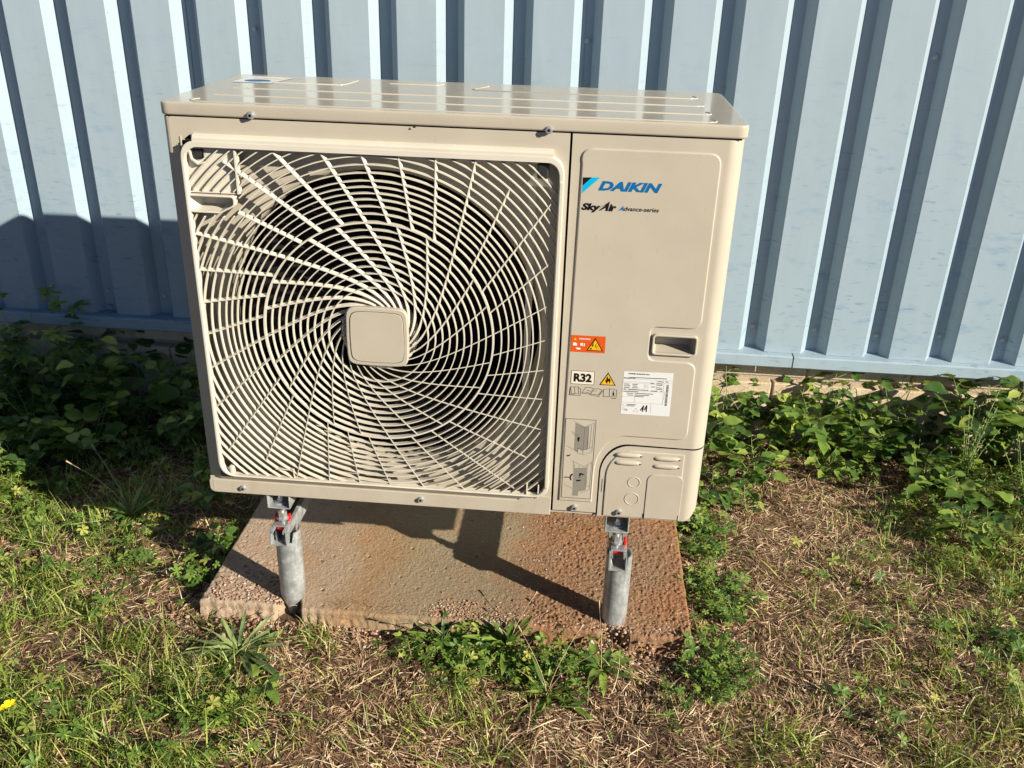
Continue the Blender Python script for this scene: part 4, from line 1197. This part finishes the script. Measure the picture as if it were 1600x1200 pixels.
blades('long_straw', 1900, lambda x, y: sd_(x, y), 'straw', (.05, .14), (.0009, .002), (0., .4), (.0, .6), lambda n, x, y: RNG.beta(3, 1.5, n), 'long dry stalks lying over the ground', 5, .008, -.6, .4)
blades('dry_grass', 9000, lambda x, y: np.clip(.25 + blobs(x, y, BROWN) * .5 + gd(x, y) * .5, 0, 1), 'straw', (.02, .07), (.0008, .0018), (.6, 1.5), (.3, 1.4), lambda n, x, y: RNG.beta(2.4, 1.6, n), 'standing tufts of dried grass', 3, 0., 1.6)
blades('grass', 42000, lambda x, y: np.clip(gd(x, y) + .02, 0, 1), 'grass', (.02, .075), (.0015, .0036), (.5, 1.5), (.3, 1.6), lambda n, x, y: RNG.beta(2.4, 1.9, n), 'short green grass growing through the straw', 4, 0., 1.9, .35)
blades('tall_grass', 5200, lambda x, y: np.clip(gd(x, y) ** 2, 0, 1), 'grass', (.07, .15), (.002, .0036), (.7, 1.4), (.6, 1.9), lambda n, x, y: RNG.beta(2.6, 1.6, n), 'longer arching grass blades', 6, 0., 1.6, .4)

def small_leaves(name, n, dens, m, R, Hh, label, lobes=5):
    X = U(GX0 + .1, GX1 - .3, n * 8); Y = U(-1.3, 1.04, n * 8)
    k = (U(0, 1, len(X)) < dens(X, Y) * np.where((X > -1.7) & (X < 2.9) & (Y > -.62), 1, .3)) & keep_out(X, Y, -.02)
    k &= U(0, 1, len(X)) < np.clip(.55 + 1.7 * samp(CLG, X + 5e-3, Y), .04, 1)
    X, Y = X[k][:n], Y[k][:n]; n = len(X)
    az = U(0, 2 * math.pi, n); tilt = U(0, .85, n); ta = U(0, 2 * math.pi, n); r = U(*R, n)
    Z = H(X, Y) + U(*Hh, n)
    nx_, ny_, nz_ = np.sin(tilt) * np.cos(ta), np.sin(tilt) * np.sin(ta), np.cos(tilt)
    Nn = np.stack([nx_, ny_, nz_], 1)
    a = np.stack([np.cos(az), np.sin(az), np.zeros(n)], 1)
    a -= (a * Nn).sum(1)[:, None] * Nn; a /= np.linalg.norm(a, axis=1)[:, None]
    b = np.cross(Nn, a)
    loc = []; fc = []
    for q in range(lobes):
        t = math.radians(-120 + 240 * q / (lobes - 1)) if lobes > 1 else 0
        c, s = math.cos(t), math.sin(t)
        lf = [(.02, 0, 0), (.45, .20, .07), (.45, -.20, .07), (.80, .22, .08), (.80, -.22, .08), (1.0, 0, -.06), (.6, 0, -.02)]
        i0 = len(loc)
        sc = 1.0 if q in (1, 2, 3) else .8
        for (u, v_, w_) in lf: loc.append(((u * c - v_ * s) * sc, (u * s + v_ * c) * sc, w_))
        fc += [(i0, i0 + 6, i0 + 1), (i0, i0 + 2, i0 + 6), (i0 + 1, i0 + 6, i0 + 3), (i0 + 2, i0 + 4, i0 + 6), (i0 + 3, i0 + 6, i0 + 5), (i0 + 4, i0 + 5, i0 + 6)]
    loc = np.array(loc); nl = len(loc)
    P = np.stack([X, Y, Z], 1)[:, None] + (loc[None, :, 0:1] * a[:, None] + loc[None, :, 1:2] * b[:, None] + loc[None, :, 2:3] * Nn[:, None]) * r[:, None, None]
    Fa = (np.array(fc)[None] + (np.arange(n) * nl)[:, None, None]).reshape(-1, 3)
    o = npmesh(name, P.reshape(-1, 3), Fa, m, np.repeat(np.clip(RNG.beta(2, 2.2, n) + (Z - H(X, Y)) * 3, 0, 1), nl))
    return tag(o, label, kind='stuff')
cd = lambda x, y: np.clip(blobs(x, y, CLOV) ** 1.3, 0, 1)
small_leaves('creeping_leaves', 12500, cd, 'clover', (.006, .024), (.004, .055), 'low creeping plants with small lobed leaves')
small_leaves('tiny_leaves', 16000, lambda x, y: np.clip(.09 + blobs(x, y, CLOV) * .6 + gd(x, y) * .35, 0, 1), 'clover', (.004, .009), (.002, .022), 'tiny sprouting leaves in the straw', 3)

# bits of straw blown onto the slab
def on_slab(n):
    X = np.concatenate([U(-.05, 1.12, n // 3), U(.0, 1.12, n - n // 3)]); Y = np.concatenate([U(0, .5, n // 3), np.abs(RNG.normal(0, .028, n - n // 3)) - .01])
    P = []; Fq = []
    for i in range(n):
        a = random.uniform(0, 6.28); L = random.uniform(.006, .035); c, s = math.cos(a) * L, math.sin(a) * L; w = .0007
        b = len(P); z = .0475
        P += [(X[i] - s / L * w, Y[i] + c / L * w, z), (X[i] + s / L * w, Y[i] - c / L * w, z), (X[i] + c, Y[i] + s, z + random.uniform(0, .006))]
        Fq.append((b, b + 1, b + 2))
    return tag(npmesh('straw_bits', np.array(P), np.array(Fq), 'straw', np.repeat(RNG.random(n), 3)), 'bits of straw blown onto the concrete slab', kind='stuff')
on_slab(260)

# ------------------------------------------------------------------ weeds with leaves of their own
def leaf_mesh(name, kind, m='leaf'):
    """one leaf along +x, length 1, fold and droop built in"""
    v = []; f = []
    def blade(x0, z0, ang, L, Wd, n=7, ser=.0, droop=.25, fold=.25, tipp=1.3):
        c, s = math.cos(ang), math.sin(ang)
        i0 = len(v)
        for i in range(n + 1):
            t = i / n
            wv = Wd * (math.sin(math.pi * min(1, t ** .75)) ** tipp if 0 < t < 1 else .01)
            if ser and i % 2: wv *= 1 - ser
            for sg in (-1, 0, 1):
                x = t * L; y = sg * wv
                z = -droop * L * t * t + abs(sg) * wv * fold + .03 * L * math.sin(9 * t + sg)
                v.append((x0 + x * c - y * s, x * s + y * c, z0 + z))
        for i in range(n):
            a = i0 + 3 * i
            f.append((a, a + 3, a + 4, a + 1)); f.append((a + 1, a + 4, a + 5, a + 2))
    if kind == 'ovate':
        blade(0, 0, 0, 1, .36, 9, .16, .28, .3, .85)
    elif kind == 'heart':
        blade(0, 0, 0, 1, .46, 8, .10, .2, .22, .7)
    elif kind == 'lance':
        blade(0, 0, 0, 1, .058, 9, .06, .38, .5, .8)
    elif kind == 'broadlance':
        blade(0, 0, 0, 1, .13, 9, .08, .30, .4, .8)
    elif kind == 'trefoil':
        blade(.25, 0, 0, .75, .26, 8, .18, .25, .3, .85)
        blade(.25, 0, 1.25, .60, .22, 8, .18, .25, .3, .85)
        blade(.25, 0, -1.25, .60, .22, 8, .18, .25, .3, .85)
        blade(0, 0, 0, .26, .012, 2, 0, 0, 0)
    elif kind == 'hand':
        for a_, l_ in ((0, .8), (.75, .66), (-.75, .66), (1.5, .48), (-1.5, .48)):
            blade(.2, 0, a_, l_, .13, 8, .28, .22, .3, .9)
        blade(0, 0, 0, .22, .012, 2, 0, 0, 0)
    me = bpy.data.meshes.new(name)
    me.from_pydata(v, [], f); me.update()
    me.polygons.foreach_set('use_smooth', [True] * len(me.polygons))
    me.materials.append(M[m])
    return me
LM = {(k, m): leaf_mesh('leaf', k, m) for k in ('ovate', 'heart', 'lance', 'broadlance', 'trefoil', 'hand') for m in ('leaf', 'leaf_dull')}

def tube(g, pts, r0, r1, n=5):
    P = [Vector(p) for p in pts]
    v = []; m = len(P)
    for i, p in enumerate(P):
        d = (P[min(i + 1, m - 1)] - P[max(i - 1, 0)]).normalized()
        a = d.orthogonal().normalized(); b = d.cross(a)
        r = r0 + (r1 - r0) * i / (m - 1)
        v += [tuple(p + (a * math.cos(2 * math.pi * k / n) + b * math.sin(2 * math.pi * k / n)) * r) for k in range(n)]
    f = [(i * n + k, i * n + (k + 1) % n, (i + 1) * n + (k + 1) % n, (i + 1) * n + k) for i in range(m - 1) for k in range(n)]
    f.append(tuple(range((m - 1) * n, m * n)))
    g.add(v, f)

def add_leaf(par, key, loc, az, pitch, roll, size):
    o = bpy.data.objects.new('leaf', LM[key]); COL.objects.link(o)
    o.parent = par
    o.location = loc; o.rotation_euler = (roll, -pitch, az); o.scale = (size,) * 3
    return o

RP = random.Random(21)
def bush(x, y, h, spread, ns, npl, kind, size, label, m='leaf', name='leafy_weed', lean=(0, 0), group=None):
    """stems with leaves at intervals"""
    r = root(name, (x, y, float(H(x, y)) - .005), label, 'weed', group)
    g = G()
    for s in range(ns):
        az = RP.uniform(0, 2 * math.pi); sp_ = spread * RP.uniform(.35, 1); hh = h * RP.uniform(.55, 1)
        ex, ey = math.cos(az) * sp_ + lean[0], math.sin(az) * sp_ + lean[1]
        pts = []
        for i in range(7):
            t = i / 6
            pts.append((ex * t ** 1.3 + .004 * math.sin(5 * t + s), ey * t ** 1.3 + .004 * math.cos(6 * t + s), hh * (t ** .85)))
        tube(g, pts, .0016, .0007)
        for k in range(npl):
            t = .3 + .7 * (k + RP.random() * .6) / npl; t = min(t, 1)
            i = min(int(t * 6), 5); q = Vector(pts[i]).lerp(Vector(pts[i + 1]), t * 6 - i)
            la = az + (k % 2 * 2 - 1) * RP.uniform(.6, 1.9) if t < .96 else az
            pit = RP.uniform(-.1, .75)
            if t < .95:
                pl_ = size * RP.uniform(.25, .5)
                q2 = q + Vector((math.cos(la) * pl_, math.sin(la) * pl_, pl_ * .5))
                tube(g, [q, q2], .0008, .0006, 4); q = q2
            add_leaf(r, (kind, m), q, la, pit - .1, RP.uniform(-.5, .5), size * RP.uniform(.6, 1.15) * (1.1 - .35 * t))
    g.build('stem', 'stem', r, True)
    return r
def rosette(x, y, n, L, kind, label, m='leaf', up=.5, seedstem=0):
    r = root('rosette_weed', (x, y, float(H(x, y))), label, 'weed')
    for i in range(n):
        az = 2.4 * i + RP.uniform(-.3, .3)
        t = i / n
        add_leaf(r, (kind, m), (math.cos(az) * .006, math.sin(az) * .006, .003 + t * .006), az, up * (.15 + t * 1.3) + RP.uniform(-.1, .1), RP.uniform(-.3, .3), L * RP.uniform(.65, 1.05) * (1 - .35 * t))
    if seedstem:
        g = G()
        for k in range(seedstem):
            az = RP.uniform(0, 6.28); hh = L * RP.uniform(1.1, 1.8)
            pts = [(math.cos(az) * hh * .5 * (i / 5) ** 1.4, math.sin(az) * hh * .5 * (i / 5) ** 1.4, hh * .8 * (i / 5) ** .8) for i in range(6)]
            tube(g, pts, .0011, .0007)
            e = Vector(pts[-1]); d = (e - Vector(pts[-2])).normalized()
            tube(g, [e, e + d * .004, e + d * .014, e + d * .018], .001, .003)
        g.build('flower_stalk', 'stem_dry', r, True)
    return r
def stalks(x, y, h, ns, label):
    r = root('thin_stemmed_weed', (x, y, float(H(x, y))), label, 'weed')
    g = G(); gb = G()
    for s in range(ns):
        az = RP.uniform(0, 6.28); sp_ = h * RP.uniform(.06, .35); hh = h * RP.uniform(.6, 1)
        pts = [(math.cos(az) * sp_ * (i / 8) ** 1.5 + .003 * math.sin(i), math.sin(az) * sp_ * (i / 8) ** 1.5, hh * i / 8) for i in range(9)]
        tube(g, pts, .0019, .0008)
        for k in range(13):
            t = .2 + .8 * k / 13
            i = min(int(t * 8), 7); q = Vector(pts[i]).lerp(Vector(pts[i + 1]), t * 8 - i)
            if t < .6:
                add_leaf(r, ('broadlance', 'leaf'), q, RP.uniform(0, 6.28), RP.uniform(0, .8), 0, .032 * (1.2 - t))
            else:
                d = Vector((RP.uniform(-1, 1), RP.uniform(-1, 1), RP.uniform(.2, 1))).normalized()
                tube(gb, [q, q + d * .004, q + d * .008], .0022, .0008, 5)
    g.build('stem', 'stem', r, True); gb.build('seed_heads', 'stem', r, True)['kind'] = 'stuff'
    return r

# shaded weeds at the left, between the unit and the wall
SH = [(-.98, .95, .34, .14, 4, 6, 'hand', .085, 'tall dark weed with jagged hand shaped leaves rising against the shaded cladding'),
      (-1.12, .90, .17, .12, 5, 5, 'ovate', .060, 'dark leafy weed at the foot of the jagged leaved tall one, on its left'),
      (-.80, .93, .20, .14, 5, 5, 'ovate', .065, 'broad leaved dark weed under the flashing between the tall weed and the unit'),
      (-.62, .88, .16, .12, 5, 5, 'heart', .055, 'round leaved dark weed close behind the left side of the unit'),
      (-.93, .76, .17, .13, 5, 6, 'trefoil', .065, 'three leaved weed deep in shade in front of the tall jagged weed'),
      (-.70, .70, .13, .12, 5, 5, 'heart', .050, 'heart leaved ground weed in shade beside the grille side of the unit'),
      (-1.12, .66, .13, .13, 5, 6, 'trefoil', .050, 'three leaved weed at the dark left edge, half way between wall and sunlit grass'),
      (-.86, .56, .11, .11, 5, 6, 'ovate', .045, 'low weed with pointed leaves where the shade meets the yellowish leaves'),
      (-.45, .80, .12, .11, 4, 5, 'ovate', .050, 'dark weed hidden low behind the left edge of the unit'),
      (-1.30, .92, .16, .12, 5, 5, 'hand', .060, 'jagged leaved weed under the flashing at the far left'),
      (-.78, 1.00, .26, .15, 6, 6, 'ovate', .060, 'dark broad leaved weed rising against the flashing between jagged weed and unit'),
      (-.52, .98, .24, .15, 6, 6, 'heart', .060, 'dark round leaved weed rising against the flashing just left of the unit'),
      (-1.34, .78, .20, .15, 6, 6, 'ovate', .055, 'dark ovate leaved weed at the left picture edge'),
      (-.24, .44, .09, .08, 4, 5, 'ovate', .038, 'dark weed in the shade left of the slab'),
      (-.30, .86, .14, .12, 4, 5, 'heart', .05, 'heart leaved weed in the dark space behind the unit')]
for i, a in enumerate(SH):
    k = 1.45
    bush(a[0], a[1], a[2] * k, a[3] * 1.25, a[4] + 2, a[5] + 2, a[6], a[7] * 1.25, a[8], 'leaf')
rosette(-.60, .72, 12, .11, 'broadlance', 'greyish rosette of narrow leaves in the shade left of the unit', 'leaf_dull', .5)
rosette(-.42, .36, 18, .16, 'lance', 'tufted dark rosette with long strap leaves at the edge of the shade', 'leaf', .9, 4)
# along the slab's left side
bush(-.125, .215, .075, .07, 5, 5, 'trefoil', .045, 'three leaved weed touching the left edge of the slab', 'leaf')
bush(-.10, .10, .045, .04, 3, 4, 'heart', .028, 'small pale heart leaved sprig at the broken left corner of the slab', 'leaf')
# in front of the slab
rosette(.080, -.150, 24, .155, 'lance', 'grey green rosette of long pointed leaves in front of the left post', 'leaf_dull', .7)
bush(.06, -.33, .035, .06, 5, 5, 'ovate', .030, 'low patch of scalloped leaves at the bottom, under the pointed rosette', 'leaf')
bush(.16, -.25, .04, .03, 3, 3, 'ovate', .042, 'pale yellow green sprout between the pointed rosette and the dry straw', 'leaf')
rosette(.55, -.055, 11, .10, 'broadlance', 'plantain with upright leaves against the middle of the slab front', 'leaf', 1.1, 2)
rosette(.70, -.045, 13, .12, 'broadlance', 'largest upright plantain against the slab front, nearer the right post', 'leaf', 1.15, 3)
rosette(.80, -.18, 16, .14, 'lance', 'strap leaved rosette at the lower end of the green clump before the slab', 'leaf', .8, 3)
rosette(.92, -.105, 13, .11, 'broadlance', 'broad rosette spreading below the right post foot', 'leaf', .6, 1)
bush(.62, -.12, .055, .06, 5, 5, 'ovate', .032, 'serrated nettle like sprig left in the green clump before the slab', 'leaf')
bush(.84, -.09, .050, .07, 6, 5, 'hand', .034, 'cut leaved sprig in the right half of the green clump before the slab', 'leaf')
bush(.70, -.13, .045, .07, 6, 5, 'hand', .032, 'cut leaved sprig in the middle of the green clump before the slab', 'leaf')
bush(.47, -.09, .04, .05, 5, 5, 'trefoil', .028, 'three leaved sprig at the left end of the green clump before the slab', 'leaf')
# right side of the slab
for (x, y, s, lab) in ((1.21, .50, .034, 'cut leaved plant behind the lower right corner of the unit'), (1.20, .38, .032, 'cut leaved plant beside the right rear of the slab, below the lidded corner'),
                       (1.215, .24, .032, 'dark cut leaved plant half way along the right edge of the slab'), (1.25, .12, .030, 'spreading cut leaved plant nearest the front right part of the slab edge'),
                       (1.19, -.06, .028, 'cut leaved plant just off the front right corner of the slab'), (1.16, -.15, .024, 'small cut leaved plant at the bottom below the slab corner'), (1.24, -.07, .022, 'sprig right of the slab corner, in straw')):
    bush(x, y, .055, .08, 7, 6, 'hand', s, lab, 'leaf')
# leafy border along the sunlit wall
WB = [(1.33, 1.00, .235, .09, 5, 7, 'trefoil', .050, 'three leaved weed hard against the plinth beside the unit, reaching the shadow line'),
      (1.55, 1.01, .215, .09, 5, 7, 'ovate', .046, 'upright ovate leaved weed hard against the plinth, left of the flashing joint'),
      (1.72, 1.01, .225, .09, 5, 7, 'trefoil', .048, 'three leaved weed hard against the plinth, right of the flashing joint'),
      (1.88, 1.01, .235, .10, 6, 7, 'heart', .048, 'round leaved weed hard against the plinth under the long flashing length'),
      (2.18, 1.00, .27, .12, 6, 8, 'ovate', .052, 'tall ovate leaved weed whose top touches the flashing, towards the right'),
      (1.26, .92, .15, .11, 6, 6, 'ovate', .050, 'leafy weed right beside the unit under the cladding'),
      (1.42, .95, .19, .12, 6, 6, 'trefoil', .060, 'three leaved climber with big leaves against the cream plinth, next to the unit'),
      (1.40, .80, .12, .10, 5, 6, 'ovate', .042, 'sprawling weed in front of the first three leaved climber'),
      (1.62, .97, .22, .12, 5, 6, 'trefoil', .062, 'upright three leaved weed in front of the sunlit blocks'),
      (1.78, .95, .16, .12, 6, 6, 'heart', .048, 'heart leaved weed at the joint of the flashing'),
      (1.95, .96, .18, .12, 6, 6, 'ovate', .050, 'dark leafy weed in the shade pocket below the cladding'),
      (2.08, .93, .24, .14, 6, 7, 'heart', .060, 'round leaved vine reaching the flashing near the right'),
      (2.26, .95, .26, .14, 6, 7, 'trefoil', .062, 'tallest three leaved weed overlapping the flashing at the right'),
      (2.44, .92, .25, .14, 6, 7, 'heart', .064, 'large leaved vine at the right edge below the cladding'),
      (2.66, .93, .24, .14, 6, 6, 'ovate', .060, 'leafy weed beyond the right edge by the wall'),
      (1.90, .76, .14, .10, 5, 6, 'ovate', .045, 'bright lit ovate leaved weed standing before the wall border'),
      (2.02, .74, .12, .10, 5, 6, 'heart', .040, 'lighter heart leaved weed among the thin stems'),
      (1.95, .52, .11, .08, 5, 6, 'ovate', .042, 'isolated bright green nettle like weed in the straw at the right'),
      (2.16, .62, .12, .11, 5, 6, 'ovate', .040, 'ovate leaved weed right of the bright nettle like weed'),
      (1.62, .84, .09, .09, 5, 5, 'ovate', .034, 'low weed at the upper edge of the brown straw patch'),
      (1.25, .66, .09, .09, 6, 6, 'ovate', .038, 'weed tucked against the right side of the unit, low down'),
      (1.36, .62, .06, .06, 4, 5, 'ovate', .030, 'small weed at the left rim of the brown straw patch')]
for a in WB: bush(a[0], a[1], a[2] * 1.3, a[3] * 1.1, a[4], a[5] + 1, a[6], a[7] * 1.4, a[8], 'leaf')
stalks(2.04, .80, .36, 13, 'tuft of thin upright stems with tiny seed heads, left one at the right side weeds')
stalks(2.18, .70, .36, 13, 'tuft of thin upright stems with tiny seed heads, middle one at the right side weeds')
stalks(2.32, .78, .34, 11, 'tuft of thin upright stems with tiny seed heads, nearest the right edge')
bush(1.93, .08, .06, .06, 5, 6, 'ovate', .034, 'dark green clump near the right edge of the straw, low in the picture', 'leaf')
rosette(2.05, .36, 12, .10, 'lance', 'strap leaved tuft at the right edge of the straw', 'leaf', .8)
rosette(1.52, -.27, 7, .07, 'lance', 'thin dark rosette in the straw at the bottom right', 'leaf_dull', .6)
bush(1.60, .12, .03, .04, 4, 4, 'ovate', .024, 'tiny green sprout in the middle of the straw patch at the right', 'leaf')

# yellow flower at the lower left
fl = root('yellow_flower', (-.325, -.412, float(H(-.325, -.412))), 'small yellow flower with two blossoms in the grass at the lower left edge', 'flower')
g = G()
heads = [(.012, .008, .055), (-.006, -.004, .050)]
for hx_, hy_, hz_ in heads: tube(g, [(0, 0, 0), (hx_ * .5, hy_ * .5, hz_ * .6), (hx_, hy_, hz_)], .001, .0007)
g.build('stem', 'stem', fl, True)
pm = None
for hx_, hy_, hz_ in heads:
    for k in range(5):
        a = k * 2 * math.pi / 5
        if pm is None:
            vv = [(0, 0, 0), (.004, .0035, .0015), (.004, -.0035, .0015), (.0095, .0045, .003), (.0095, -.0045, .003), (.012, 0, .0025), (.006, 0, .0005)]
            o = mesh('petal', vv, [(0, 6, 1), (0, 2, 6), (1, 6, 3), (2, 4, 6), (3, 6, 5), (4, 5, 6)], 'petal', fl, True); pm = o.data
        else:
            o = bpy.data.objects.new('petal', pm); link(o, fl)
        o.location = (hx_, hy_, hz_); o.rotation_euler = (0, -.15, a); o.scale = (1.3, 1.3, 1.3)
    G().lathe((hx_, hy_), [(.0001, hz_ + .003), (.0022, hz_ + .002), (.0026, hz_)], 10).build('flower_eye', 'petal', fl, True)
